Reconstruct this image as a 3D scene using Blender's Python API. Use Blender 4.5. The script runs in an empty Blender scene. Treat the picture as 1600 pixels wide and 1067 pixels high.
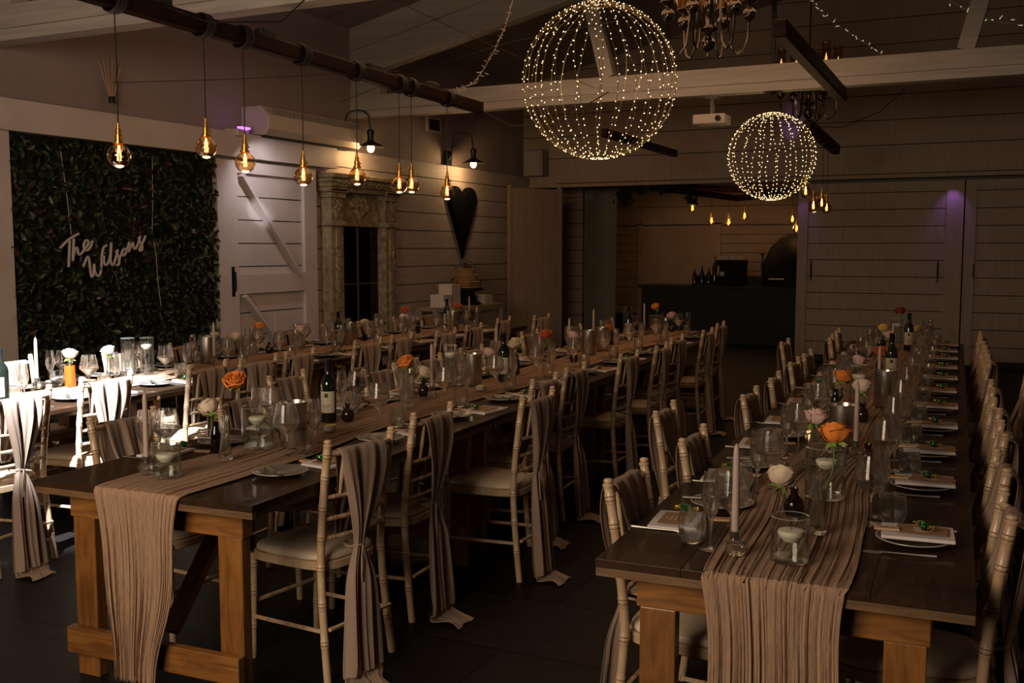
import bpy, math, random
from math import sin, cos, pi, radians as R
C = bpy.context.scene.collection
sc = bpy.context.scene
# ------------------------------------------------------------------ camera
cam = bpy.data.objects.new('camera', bpy.data.cameras.new('camera'))
C.objects.link(cam); sc.camera = cam
cam.data.sensor_width = 36; cam.data.lens = 36.0
cam.data.clip_end = 100
pitch = math.atan(145/1600); yaw = math.atan(780/math.hypot(1600, 145))
cam.location = (0, 0, 1.62)
cam.rotation_euler = (pi/2 - pitch, 0, yaw)
# ------------------------------------------------------------------ colour, world, large lights
sc.view_settings.view_transform = 'Standard'; sc.view_settings.look = 'None'
sc.view_settings.gamma = 1; sc.view_settings.use_curve_mapping = False
sc.view_settings.exposure = 1.15
sc.cycles.max_bounces = 8; sc.cycles.transparent_max_bounces = 40
sc.cycles.caustics_reflective = False; sc.cycles.caustics_refractive = False
sc.cycles.sample_clamp_indirect = 2.0; sc.cycles.sample_clamp_direct = 12.0
sc.cycles.use_denoising = True
w = bpy.data.worlds.new('world'); sc.world = w; w.use_nodes = True
w.node_tree.nodes['Background'].inputs[0].default_value = (1, .8, .62, 1)
w.node_tree.nodes['Background'].inputs[1].default_value = 0.006

def lamp(name, kind, loc, energy, col, target=None, **k):
    d = bpy.data.lights.new(name, kind); o = bpy.data.objects.new(name, d); C.objects.link(o)
    o.location = loc; d.energy = energy; d.color = col
    for a, b in k.items(): setattr(d, a, b)
    if target:
        from mathutils import Vector
        o.rotation_euler = (Vector(target)-Vector(loc)).to_track_quat('-Z', 'Y').to_euler()
    return o
# added area lamp behind the camera, standing in for soft daylight
lamp('daylight_fill', 'AREA', (-2.3, -1.2, 2.4), 76, (1, .79, .58), (-3.3, 3.3, .6), shape='RECTANGLE', size=2.4, size_y=1.6)
# narrow ceiling spotlight burning out the near end of the left table
lamp('ceiling_spot', 'SPOT', (-3.6, 1.9, 3.7), 4600, (.86, .92, 1), (-5.2, 3.92, .8), spot_size=R(31), spot_blend=.45, shadow_soft_size=.04)
# warm room light from the rows of filament bulbs and lamps overhead
lamp('room_glow', 'AREA', (-3.2, 8.0, 4.0), 20, (1, .56, .29), (-3.2, 8.0, 0), shape='RECTANGLE', size=4, size_y=4)
lamp('bar_glow', 'AREA', (-4.8, 18.3, 2.75), 4.0, (1, .5, .2), (-4.8, 18.6, 0), shape='RECTANGLE', size=3, size_y=2)
# purple party-light beams grazing the far wall
lamp('purple_beam', 'SPOT', (-.74, 15.08, 2.54), 2.2, (.42, .2, 1), (-.74, 15.32, 1.9), spot_size=R(75), spot_blend=.9, shadow_soft_size=.02)
lamp('purple_beam', 'SPOT', (-2.73, 15.05, 2.52), 1.2, (.42, .22, 1), (-2.73, 15.32, 1.6), spot_size=R(60), spot_blend=.9, shadow_soft_size=.02)
lamp('purple_beam', 'SPOT', (-2.93, 14.9, 2.85), 2.6, (.4, .22, 1), (-2.93, 15.3, 3.4), spot_size=R(30), spot_blend=.7, shadow_soft_size=.02)
# white beam of the clip-on party light washing down the barn door
lamp('party_wash', 'SPOT', (-6.6, 8.2, 2.72), 9, (1, .93, .95), (-7.05, 8.9, 1.3), spot_size=R(140), spot_blend=.9, shadow_soft_size=.02)
lamp('streak_beam', 'SPOT', (-5.4, 5.9, 2.9), 170, (.95, .95, 1), (-7.05, 8.5, 1.98), spot_size=R(5), spot_blend=.8, shadow_soft_size=.02)  # added spot without a fixture, for the bright streak on the brace

# ------------------------------------------------------------------ materials
def mat(name, base, rough=.6, metal=0., spec=.5, noise=None, bump=0., bscale=40, stretch=(1, 1, 1), coat=0., emit=None, es=0.):
    m = bpy.data.materials.new(name); m.use_nodes = True
    nt = m.node_tree; b = nt.nodes['Principled BSDF']
    b.inputs['Base Color'].default_value = (*base, 1); b.inputs['Roughness'].default_value = rough
    b.inputs['Metallic'].default_value = metal; b.inputs['Specular IOR Level'].default_value = spec
    b.inputs['Coat Weight'].default_value = coat
    if emit: b.inputs['Emission Color'].default_value = (*emit, 1); b.inputs['Emission Strength'].default_value = es
    if noise or bump:
        tc = nt.nodes.new('ShaderNodeTexCoord'); mp = nt.nodes.new('ShaderNodeMapping')
        mp.inputs['Scale'].default_value = stretch
        nt.links.new(tc.outputs['Object'], mp.inputs['Vector'])
        n = nt.nodes.new('ShaderNodeTexNoise'); n.inputs['Scale'].default_value = bscale; n.inputs['Detail'].default_value = 5
        nt.links.new(mp.outputs[0], n.inputs['Vector'])
        if noise:
            r = nt.nodes.new('ShaderNodeValToRGB')
            r.color_ramp.elements[0].position = .3; r.color_ramp.elements[1].position = .7
            r.color_ramp.elements[0].color = (*noise, 1); r.color_ramp.elements[1].color = (*base, 1)
            nt.links.new(n.outputs['Fac'], r.inputs['Fac']); nt.links.new(r.outputs[0], b.inputs['Base Color'])
        if bump:
            u = nt.nodes.new('ShaderNodeBump'); u.inputs['Strength'].default_value = bump; u.inputs['Distance'].default_value = .01
            nt.links.new(n.outputs['Fac'], u.inputs['Height']); nt.links.new(u.outputs[0], b.inputs['Normal'])
    return m

def glassmat(name, tint=(.96, .97, .97), edge=(.5, .5, .5), refl=.95, base=.06, rough=.05, power=2.4):
    m = bpy.data.materials.new(name); m.use_nodes = True; nt = m.node_tree; nt.nodes.clear(); N = nt.nodes.new; L = nt.links.new
    out = N('ShaderNodeOutputMaterial'); mx = N('ShaderNodeMixShader'); tr = N('ShaderNodeBsdfTransparent'); gl = N('ShaderNodeBsdfGlossy')
    gl.inputs['Roughness'].default_value = rough; gl.inputs['Color'].default_value = (1, 1, 1, 1)
    lw = N('ShaderNodeLayerWeight'); lw.inputs['Blend'].default_value = .5
    pw = N('ShaderNodeMath'); pw.operation = 'POWER'; pw.inputs[1].default_value = power; L(lw.outputs['Facing'], pw.inputs[0])
    ma = N('ShaderNodeMath'); ma.operation = 'MULTIPLY_ADD'; ma.inputs[1].default_value = refl; ma.inputs[2].default_value = base; L(pw.outputs[0], ma.inputs[0])
    mc = N('ShaderNodeMixRGB'); mc.inputs[1].default_value = (*tint, 1); mc.inputs[2].default_value = (*edge, 1); L(pw.outputs[0], mc.inputs[0]); L(mc.outputs[0], tr.inputs['Color'])
    L(ma.outputs[0], mx.inputs[0]); L(tr.outputs[0], mx.inputs[1]); L(gl.outputs[0], mx.inputs[2]); L(mx.outputs[0], out.inputs[0])
    return m

def realglass(name, col, mixf, rough=0., ior=1.45):
    m = bpy.data.materials.new(name); m.use_nodes = True; nt = m.node_tree; nt.nodes.clear(); N = nt.nodes.new; L = nt.links.new
    out = N('ShaderNodeOutputMaterial'); mx = N('ShaderNodeMixShader'); mx.inputs[0].default_value = mixf
    tr = N('ShaderNodeBsdfTransparent'); g = N('ShaderNodeBsdfGlass'); g.inputs['IOR'].default_value = ior; g.inputs['Roughness'].default_value = rough; g.inputs['Color'].default_value = (*col, 1)
    L(tr.outputs[0], mx.inputs[1]); L(g.outputs[0], mx.inputs[2]); L(mx.outputs[0], out.inputs[0]); return m

def woodmat(name, light, dark, rough=.45, scale=(1, 1, 1), ws=6, coat=0., bump=.15, knots=True):
    m = bpy.data.materials.new(name); m.use_nodes = True; nt = m.node_tree; b = nt.nodes['Principled BSDF']; N = nt.nodes.new; L = nt.links.new
    tc = N('ShaderNodeTexCoord'); mp = N('ShaderNodeMapping'); mp.inputs['Scale'].default_value = scale; L(tc.outputs['Object'], mp.inputs[0])
    n1 = N('ShaderNodeTexNoise'); n1.inputs['Scale'].default_value = ws; n1.inputs['Detail'].default_value = 6; n1.inputs['Distortion'].default_value = 1.2; L(mp.outputs[0], n1.inputs['Vector'])
    n2 = N('ShaderNodeTexNoise'); n2.inputs['Scale'].default_value = 2.2; L(tc.outputs['Object'], n2.inputs['Vector'])
    ad = N('ShaderNodeMath'); ad.operation = 'MULTIPLY_ADD'; ad.inputs[1].default_value = .5; L(n2.outputs[0], ad.inputs[0]); 
    h = N('ShaderNodeMath'); h.operation = 'MULTIPLY'; h.inputs[1].default_value = .55; L(n1.outputs[0], h.inputs[0]); L(h.outputs[0], ad.inputs[2])
    r = N('ShaderNodeValToRGB'); r.color_ramp.elements[0].position = .38; r.color_ramp.elements[1].position = .66
    r.color_ramp.elements[0].color = (*dark, 1); r.color_ramp.elements[1].color = (*light, 1); L(ad.outputs[0], r.inputs[0]); L(r.outputs[0], b.inputs['Base Color'])
    u = N('ShaderNodeBump'); u.inputs['Strength'].default_value = bump; u.inputs['Distance'].default_value = .004; L(n1.outputs[0], u.inputs['Height']); L(u.outputs[0], b.inputs['Normal'])
    b.inputs['Roughness'].default_value = rough; b.inputs['Coat Weight'].default_value = coat
    return m

def glow(name, col, s, sample=True):
    m = bpy.data.materials.new(name); m.use_nodes = True; nt = m.node_tree; nt.nodes.clear()
    e = nt.nodes.new('ShaderNodeEmission'); e.inputs[0].default_value = (*col, 1); e.inputs[1].default_value = s
    o = nt.nodes.new('ShaderNodeOutputMaterial'); nt.links.new(e.outputs[0], o.inputs[0])
    if not sample: m.cycles.emission_sampling = 'NONE'
    return m

def tilemat():
    m = mat('flagstone', (.022, .019, .017), rough=.5, spec=.12); nt = m.node_tree; b = nt.nodes['Principled BSDF']; N = nt.nodes.new; L = nt.links.new
    tc = N('ShaderNodeTexCoord'); br = N('ShaderNodeTexBrick'); L(tc.outputs['Object'], br.inputs['Vector'])
    br.inputs['Scale'].default_value = 1; br.inputs['Brick Width'].default_value = .9; br.inputs['Row Height'].default_value = .6; br.inputs['Mortar Size'].default_value = .007
    br.inputs['Color1'].default_value = (.016, .013, .012, 1); br.inputs['Color2'].default_value = (.009, .008, .0075, 1); br.inputs['Mortar'].default_value = (.001, .001, .001, 1)
    n = N('ShaderNodeTexNoise'); n.inputs['Scale'].default_value = 9; n.inputs['Detail'].default_value = 8; L(tc.outputs['Object'], n.inputs['Vector'])
    mx = N('ShaderNodeMixRGB'); mx.blend_type = 'MULTIPLY'; mx.inputs[0].default_value = .6; L(br.outputs[0], mx.inputs[1]); L(n.outputs[0], mx.inputs[2]); L(mx.outputs[0], b.inputs['Base Color'])
    ad = N('ShaderNodeMath'); ad.operation = 'MULTIPLY_ADD'; ad.inputs[1].default_value = -1.5; L(br.outputs['Fac'], ad.inputs[0]); L(n.outputs[0], ad.inputs[2])
    u = N('ShaderNodeBump'); u.inputs['Strength'].default_value = .35; u.inputs['Distance'].default_value = .01; L(ad.outputs[0], u.inputs['Height']); L(u.outputs[0], b.inputs['Normal'])
    return m

M = dict(
 floor=tilemat(),
 wall=mat('painted_boards', (.46, .39, .36), .55, noise=(.39, .33, .3), bscale=3, bump=.05, stretch=(1, 1, 8)),
 cream=mat('aged_cream_boards', (.36, .265, .2), .6, noise=(.3, .215, .16), bscale=3, bump=.05, stretch=(8, 1, 1)),
 plaster=mat('painted_plaster', (.34, .27, .26), .7, noise=(.3, .24, .23), bscale=2),
 farboards=mat('cream_boards', (.34, .25, .17), .6, noise=(.28, .2, .14), bscale=3),
 dark=mat('shadow_gap', (.02, .015, .012), .9),
 beam=mat('whitewashed_beam', (.5, .45, .4), .6, noise=(.38, .34, .3), bscale=5, bump=.2, stretch=(.3, 6, 6)),
 ceil=mat('ceiling_boards', (.33, .28, .25), .7, noise=(.22, .19, .17), bscale=6, stretch=(.3, 4, 1)),
 chair=woodmat('limewashed_wood', (.56, .4, .25), (.42, .28, .165), .35, (6, 6, 1), 7, .2),
 ring=mat('burnt_ring', (.13, .06, .03), .5),
 cushion=mat('ivory_seat_pad', (.62, .5, .36), .45),
 sash=mat('taupe_chiffon', (.27, .188, .14), .85, bump=.1, bscale=300),
 band=mat('gold_band', (.34, .23, .15), .5),
 top=woodmat('dark_stained_planks', (.045, .02, .009), (.015, .007, .003), .6, (9, .8, 9), 4, .15),
 topedge=woodmat('worn_plank_edge', (.2, .11, .045), (.05, .025, .012), .5, (1, 6, 6), 5),
 pine=woodmat('honey_pine', (.28, .115, .024), (.11, .04, .008), .42, (7, 7, 1), 4, .12),
 pineh=woodmat('honey_pine_rail', (.3, .125, .028), (.12, .045, .009), .42, (1, 7, 9), 4, .12),
 runner=mat('peach_gauze', (.37, .235, .15), .9, noise=(.26, .155, .095), bscale=60, stretch=(6, .5, .5), bump=.3),
 glass=realglass('clear_glass', (1, 1, 1), .75), rim_glint=mat('glass_rim_glint', (.55, .53, .5), .12, .6, spec=1.),  # rim highlight put into an opaque pale colour
 cut=realglass('cut_glass', (.98, 1, .99), .75),
 thick=glassmat('vase_glass', (.97, .98, .97), (.55, .6, .58), .9, .06, power=3.2),
 water=glassmat('water', (.97, .985, .98), (.75, .8, .78), .35, .04),
 amber=glassmat('amber_glass', (.16, .03, .006), (.05, .008, .002), .5, .05),
 orangeglass=mat('orange_ribbed_glass', (.33, .055, .006), .15, spec=.6),
 brown=mat('dark_brown_glass', (.018, .005, .003), .08, spec=.7),
 bottle=mat('wine_bottle_glass', (.006, .008, .006), .06, spec=.7),
 label=mat('cream_paper_label', (.5, .43, .33), .8), ink=mat('label_ink', (.06, .04, .03), .8),
 foil=mat('black_foil', (.02, .02, .025), .3, .6),
 steel=mat('brushed_steel', (.55, .5, .43), .28, 1, bump=.05, bscale=80, stretch=(8, 8, .3)),
 cutlery=mat('polished_steel', (.32, .3, .27), .45, 1),
 plate=mat('grey_glazed_plate', (.12, .105, .095), .2, spec=.6), rim=mat('pale_plate_rim', (.42, .36, .3), .3),
 napkin=mat('white_linen', (.66, .59, .58), .9), card=mat('kraft_menu_card', (.3, .15, .065), .8),
 cardp=mat('pale_print', (.6, .5, .42), .8), tag=mat('wooden_peg', (.55, .34, .18), .7),
 green=mat('green_foil', (.006, .11, .03), .2, .6), gold=mat('gold_foil', (.5, .33, .05), .25, .7), choc=mat('brown_foil', (.18, .08, .03), .3, .4),
 wax=mat('ivory_wax', (.72, .66, .5), .5), taper=mat('taupe_wax', (.42, .31, .26), .45), wick=mat('wick', (.03, .02, .02), .9),
 stem=mat('flower_stem', (.08, .16, .03), .6), sepal=mat('leaf_green', (.2, .3, .05), .6),
 ceramic=mat('white_ceramic', (.6, .55, .5), .3), lemon=mat('lemon', (.75, .5, .05), .5),
 leaf=mat('hedge_leaf', (.014, .022, .004), .5, noise=(.003, .006, .0015), bscale=3.5), leafr=mat('hedge_leaf_red', (.06, .02, .01), .4),
 leafl=mat('hedge_leaf_light', (.07, .1, .016), .4, noise=(.015, .025, .004), bscale=6), back=mat('hedge_backing', (.006, .009, .004), .9),
 sign=mat('white_acrylic', (.55, .48, .47), .4), cord=mat('black_cord', (.012, .01, .01), .6), wcord=mat('clear_cable', (.5, .45, .4), .5),
 door=mat('white_door_paint', (.6, .52, .5), .4, noise=(.5, .43, .41), bscale=2.5, bump=.06, stretch=(1, 1, 1)),
 stone=mat('distressed_plaster', (.38, .3, .17), .8, noise=(.15, .11, .06), bscale=14, bump=.8),
 mirror=mat('dark_mirror', (.05, .05, .055), .03, 1), lead=mat('lead_strip', (.2, .17, .13), .4, .6),
 heart=mat('black_heart', (.003, .003, .003), .95, spec=.1), iron=mat('black_iron', (.012, .012, .012), .45, .5),
 enamel=mat('dark_enamel', (.02, .017, .014), .3, .3), bar=woodmat('dark_oiled_beam', (.03, .008, .003), (.01, .003, .002), .45, (6, .8, 6), 4),
 brass=mat('aged_brass', (.6, .33, .08), .28, 1), bulb=glassmat('amber_bulb', (.82, .6, .34), (.42, .22, .06), .8, .08),
 fil=glow('filament', (1, .6, .3), 4.5, False), flame=glow('lamp_bulb', (1, .62, .25), 3.2), farfil=glow('far_filament', (1, .42, .1), 6, False),
 led=glow('warm_led', (1, .7, .34), 1.35, False), ledw=glow('string_led', (1, .8, .55), .25, False), copper=mat('copper_wire', (.3, .2, .1), .4, .8),
 silver=mat('polished_nickel', (.2, .17, .14), .12, 1), plastic=mat('cream_plastic', (.6, .52, .45), .4), grey=mat('grey_grille', (.3, .26, .24), .6),
 purple=glow('purple_led', (.5, .12, 1), 1.5, False), black=mat('bar_black', (.008, .006, .005), .7), dome=mat('oven_dome', (.006, .005, .004), .7, spec=.2),
 olive=mat('olive_paint', (.17, .15, .1), .6, noise=(.13, .115, .08), bscale=4), linen2=mat('crate_white', (.55, .48, .44), .8),
 sponge=mat('tier_tan', (.38, .24, .1), .9, noise=(.26, .15, .06), bscale=40, bump=.5), floral=mat('dried_topper', (.1, .05, .04), .9), folg=mat('hanging_ivy', (.012, .014, .008), .7),
 reed=mat('reed', (.5, .32, .19), .8), tip=mat('spot_reflection', (1, 1, 1)),
)
M['top'].node_tree.nodes['Principled BSDF'].inputs['Specular IOR Level'].default_value = .12
M['bar'].node_tree.nodes['Principled BSDF'].inputs['Specular IOR Level'].default_value = .1
ROSE = dict(cream=mat('cream_petal', (.72, .58, .42), .7), blush=mat('blush_petal', (.68, .45, .4), .7), orange=mat('orange_petal', (.78, .24, .035), .6),
            rust=mat('rust_petal', (.5, .1, .03), .7), white=mat('white_petal', (.8, .76, .7), .7), yellow=mat('yellow_petal', (.7, .45, .08), .7), red=mat('deep_red_petal', (.2, .01, .02), .7))
LOOSE = {}
# ------------------------------------------------------------------ mesh building
class MB:
    def __init__(s): s.v = []; s.f = []; s.m = []
    def add(s, v, f, mi=0):
        n = len(s.v); s.v += v; s.f += [tuple(i+n for i in q) for q in f]; s.m += [mi]*len(f); return s
    def box(s, c, d, mi=0, rz=0):
        x, y, z = d[0]/2, d[1]/2, d[2]/2; ca, sa = cos(rz), sin(rz); v = []
        for a, b, e in ((-x,-y,-z),(x,-y,-z),(x,y,-z),(-x,y,-z),(-x,-y,z),(x,-y,z),(x,y,z),(-x,y,z)):
            v.append((c[0]+a*ca-b*sa, c[1]+a*sa+b*ca, c[2]+e))
        return s.add(v, [(3,2,1,0),(4,5,6,7),(0,1,5,4),(1,2,6,5),(2,3,7,6),(3,0,4,7)], mi)
    def b2(s, x0, x1, y0, y1, z0, z1, mi=0):
        return s.box(((x0+x1)/2, (y0+y1)/2, (z0+z1)/2), (abs(x1-x0), abs(y1-y0), abs(z1-z0)), mi)
    def bar(s, p, q, w, h, mi=0, up=(0, 0, 1)):
        from mathutils import Vector as V
        p, q = V(p), V(q); d = (q-p).normalized(); u = V(up); a = d.cross(u)
        if a.length < 1e-4: a = V((1, 0, 0))
        a.normalize(); b = a.cross(d); v = []
        for e in (p, q):
            for i, j in ((-1,-1),(1,-1),(1,1),(-1,1)): v.append(tuple(e+a*(i*w/2)+b*(j*h/2)))
        return s.add(v, [(0,1,2,3),(7,6,5,4),(0,4,5,1),(1,5,6,2),(2,6,7,3),(3,7,4,0)], mi)
    def lathe(s, pr, seg=24, c=(0, 0, 0), mi=0, mod=None, rims=()):
        v = []; f = []; n = len(pr)
        for r, z in pr:
            for k in range(seg):
                a = 2*pi*k/seg; rr = r if mod is None else mod(r, z, a)
                v.append((c[0]+rr*cos(a), c[1]+rr*sin(a), c[2]+z))
        for i in range(n-1):
            for k in range(seg):
                k2 = (k+1) % seg; f.append((i*seg+k, i*seg+k2, (i+1)*seg+k2, (i+1)*seg+k))
        if pr[0][0] > 1e-5 and mi is not None and getattr(s, 'cap', False): f.append(tuple(range(seg-1, -1, -1)))
        s.add(v, f, mi)
        if rims:
            m0 = len(s.m)-len(f)
            for i in rims:
                for k in range(seg): s.m[m0+i*seg+k] = 1
        return s
    def tube(s, pts, rad, seg=8, mi=0, cap=True, mis=None):
        from mathutils import Vector as V
        pts = [V(p) for p in pts]; n = len(pts)
        if not isinstance(rad, (list, tuple)): rad = [rad]*n
        v = []; prev = None
        for i, p in enumerate(pts):
            t = (pts[min(i+1, n-1)]-pts[max(i-1, 0)])
            if t.length < 1e-9: t = V((0, 0, 1))
            t.normalize()
            if prev is None:
                a = t.cross(V((0, 1, 0)) if abs(t.y) < .9 else V((1, 0, 0)))
            else: a = prev - t*prev.dot(t)
            a.normalize(); prev = a; b = t.cross(a)
            for k in range(seg):
                q = p+(a*cos(2*pi*k/seg)+b*sin(2*pi*k/seg))*rad[i]; v.append(tuple(q))
        n0 = len(s.v); s.v += v
        for i in range(n-1):
            for k in range(seg):
                k2 = (k+1) % seg; s.f.append((n0+i*seg+k, n0+i*seg+k2, n0+(i+1)*seg+k2, n0+(i+1)*seg+k)); s.m.append(mis[i] if mis else mi)
        if cap:
            s.f.append(tuple(n0+k for k in range(seg-1, -1, -1))); s.m.append(mi)
            s.f.append(tuple(n0+(n-1)*seg+k for k in range(seg))); s.m.append(mi)
        return s
    def grid(s, nu, nv, fn, mi=0, wrap=False):
        v = [fn(i/nu, j/nv) for j in range(nv+1) for i in range(nu+1)]
        return s.add(v, [(j*(nu+1)+i, j*(nu+1)+i+1, (j+1)*(nu+1)+i+1, (j+1)*(nu+1)+i) for j in range(nv) for i in range(nu)], mi)
    def ball(s, c, r, seg=8, rings=5, mi=0, sz=1):
        pr = [(r*sin(pi*i/rings)+1e-6, -r*cos(pi*i/rings)*sz) for i in range(rings+1)]
        return s.lathe(pr, seg, c, mi)
    def build(s, name, m, parent=None, smooth=True, bevel=0., loc=None):
        me = bpy.data.meshes.new(name); me.from_pydata(s.v, [], s.f)
        if not isinstance(m, (list, tuple)): m = [m]
        for q in m: me.materials.append(q)
        me.polygons.foreach_set('material_index', s.m)
        me.polygons.foreach_set('use_smooth', [smooth]*len(s.f)); me.update()
        if smooth: me.set_sharp_from_angle(angle=R(42))
        o = bpy.data.objects.new(name, me); C.objects.link(o)
        if parent: o.parent = parent
        if loc: o.location = loc
        if bevel:
            b = o.modifiers.new('bevel', 'BEVEL'); b.width = bevel; b.segments = 2; b.limit_method = 'ANGLE'; b.angle_limit = R(50)
        return o

def tag(o, label, cat, group=None):
    o['label'] = label; o['category'] = cat
    if group: o['group'] = group
    return o
def thing(name, label, cat, loc=(0, 0, 0), rz=0, group=None):
    o = bpy.data.objects.new(name, None); C.objects.link(o); o.empty_display_size = .1
    o.location = loc; o.rotation_euler = (0, 0, rz); return tag(o, label, cat, group)
def struct(o): o['kind'] = 'structure'; return o
def kids(o): return KIDS.get(o.name) or [c for c in o.children]
KIDS = {}
def dup(root, loc, rz=0, label=None, group=None, scale=None):
    r = root.copy(); C.objects.link(r); r.location = loc; r.rotation_euler = (0, 0, rz)
    if scale: r.scale = scale
    if label: r['label'] = label
    if group: r['group'] = group
    if root.name not in KIDS:
        KIDS[root.name] = [(c, [g for g in c.children]) for c in root.children]
    for c, gs in KIDS[root.name]:
        n = c.copy(); C.objects.link(n); n.parent = r
        for g in gs:
            d = g.copy(); C.objects.link(d); d.parent = n
    return r
class Proto:
    """first placement moves the original, later ones copy it"""
    def __init__(s, o): s.o = o; s.used = False; KIDS[o.name] = [(c, [g for g in c.children]) for c in o.children]
    def put(s, loc, rz, label, group=None, scale=None):
        if not s.used:
            s.used = True; o = s.o; o.location = loc; o.rotation_euler = (0, 0, rz); o['label'] = label
            if group: o['group'] = group
            if scale: o.scale = scale
            return o
        o = dup(s.o, loc, rz, label, group, scale)
        if not scale: o.scale = (1, 1, 1)
        return o
rnd = random.Random(7)
ORD = ['first', 'second', 'third', 'fourth', 'fifth', 'sixth', 'seventh', 'eighth', 'ninth', 'tenth', 'eleventh', 'twelfth', 'thirteenth', 'fourteenth', 'fifteenth', 'sixteenth']
# ------------------------------------------------------------------ room shell
WX, WY = -7.1, 15.3
RX = 2.7
mb = MB(); mb.b2(-9, RX+.2, -4, 21, -.1, 0); struct(mb.build('floor', M['floor'], smooth=False))
def boards_x(mb, x, y0, y1, z0, z1, h, t=.02, gap=.011, off=0, jit=None):   # boards on a wall facing +x
    z = z0-off
    while z < z1-.01:
        a, b = max(z, z0), min(z+h-gap, z1)
        if b-a > .01: mb.b2(x-t, x, y0, y1, a, b)
        z += h
def boards_y(mb, y, x0, x1, z0, z1, h, t=.02, gap=.011, off=0):             # boards on a wall facing -y
    z = z0-off
    while z < z1-.01:
        a, b = max(z, z0), min(z+h-gap, z1)
        if b-a > .01: mb.b2(x0, x1, y, y+t, a, b)
        z += h
# left wall: boarding below, ledge, plain wall above
mb = MB(); mb.b2(WX-.3, WX-.03, -1, WY+.3, 0, 2.75, 1)
boards_x(mb, WX, 9.82, WY, 0, 2.77, .237, t=.03, off=.03)
boards_x(mb, WX, 7.8, 9.82, 0, 2.77, .237, t=.03, off=.03)
mb.b2(WX-.3, WX+.004, -1, WY+.2, 2.75, 2.77)
mb.b2(WX-.03, WX, -1, 5.52, 0, 2.75)
struct(mb.build('wall_left', [M['wall'], M['dark']], smooth=False))
mb = MB(); mb.b2(WX-.3, WX-.12, -1, WY+.3, 2.77, 4.3); struct(mb.build('wall_left_upper', M['plaster'], smooth=False))
# back wall with the wide opening (x -6.6 .. -2.8, up to 2.6)
OX0, OX1, OZ = -6.6, -2.8, 2.6
mb = MB()
boards_y(mb, WY, -7.4, RX+.2, 2.72, 5.5, .345, t=.03)
mb.b2(-7.4, RX+.2, WY+.03, WY+.12, 2.6, 5.5, 1)
mb.b2(-7.4, RX+.2, WY-.02, WY+.1, OZ, 2.72)
struct(mb.build('wall_back', [M['cream'], M['dark']], smooth=False))
mb = MB(); boards_y(mb, WY+.1, -2.8, RX+.2, 0, 2.6, .26, t=.02); mb.b2(-2.8, RX+.2, WY+.12, WY+.2, 0, 2.6, 1)
struct(mb.build('wall_back_lower', [M['cream'], M['dark']], smooth=False))
mb = MB(); mb.b2(RX, RX+.15, -1, WY+.3, 0, 4.4); struct(mb.build('wall_right', M['plaster'], smooth=False))
mb = MB(); mb.b2(-2.62, RX, WY-.015, WY+.02, 0, .09); struct(mb.build('baseboard_back', M['black'], smooth=False))
mb = MB(); mb.b2(-2.85, RX, WY-.05, WY-.03, 2.55, 2.575); mb.tube([(-6.6, WY-.04, 2.66), (RX, WY-.04, 2.66)], .006, 6); struct(mb.build('trim_1', M['iron'], smooth=False))
# roof
RIDGE, EZ = -2.2, 4.24; SL = .225
RZ = EZ+SL*(RIDGE-WX+.12)
mb = MB()
for i in range(25):
    u0, u1 = i/25, (i+1)/25-.002
    for xa, xb in ((WX-.3, RIDGE), (RX+.2, RIDGE)):
        x0, x1 = xa+(xb-xa)*u0, xa+(xb-xa)*u1
        z0 = RZ-abs(x0-RIDGE)*SL; z1 = RZ-abs(x1-RIDGE)*SL
        v = [(x0, -1, z0), (x1, -1, z1), (x1, WY+.3, z1), (x0, WY+.3, z0)]
        v += [(a, b, c+.03) for a, b, c in v]
        mb.add(v, [(0,1,2,3),(7,6,5,4),(0,4,5,1),(1,5,6,2),(2,6,7,3),(3,7,4,0)])
mb.add([(WX-.4, -1, RZ-(RIDGE-WX+.4)*SL+.04), (RIDGE, -1, RZ+.04), (RIDGE, WY+.3, RZ+.04), (WX-.4, WY+.3, RZ-(RIDGE-WX+.4)*SL+.04), (RX+.2, -1, RZ-(RX+.2-RIDGE)*SL+.04), (RX+.2, WY+.3, RZ-(RX+.2-RIDGE)*SL+.04)], [(0,1,2,3),(1,4,5,2)], 1)
struct(mb.build('ceiling', [M['ceil'], M['dark']], smooth=False))
# trusses
def truss(y, n):
    mb = MB(); t = .16; y0 = y; y1 = y+t; xl, xr = WX-.12, RX
    mb.b2(xl, xr, y0, y1, 3.18, 3.265); mb.b2(xl, xr, y0+.003, y1, 3.27, 3.44)
    for sx in (-1, 1):
        xe = xl if sx < 0 else xr
        for k, (o1, o2) in enumerate(((0, .27), (.275, .6))):
            v = []
            for yy in (y0+.004*k, y1):
                for xx, zz in ((xe, -o2), (RIDGE, -o2), (RIDGE, -o1), (xe, -o1)):
                    v.append((xx, yy, RZ-abs(xx-RIDGE)*SL+zz))
            mb.add(v, [(0,1,2,3),(7,6,5,4),(0,4,5,1),(1,5,6,2),(2,6,7,3),(3,7,4,0)])
        mb.b2(xe, xe-sx*.42, y0+.01, y1, 3.44, 3.8)
        xs = RIDGE+sx*1.72
        mb.bar((RIDGE+sx*1.75, y+t/2, 3.44), (RIDGE+sx*2.05, y+t/2, RZ-.75), .12, .15, up=(1, 0, 0))
    mb.b2(RIDGE-.02, RIDGE+.02, y0+.03, y0+.07, 3.4, RZ-.5, 1)
    o = struct(mb.build('trim_%d' % n, [M['beam'], M['iron']], smooth=False)); return o
truss(10.42, 2); truss(5.42, 3)
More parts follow.
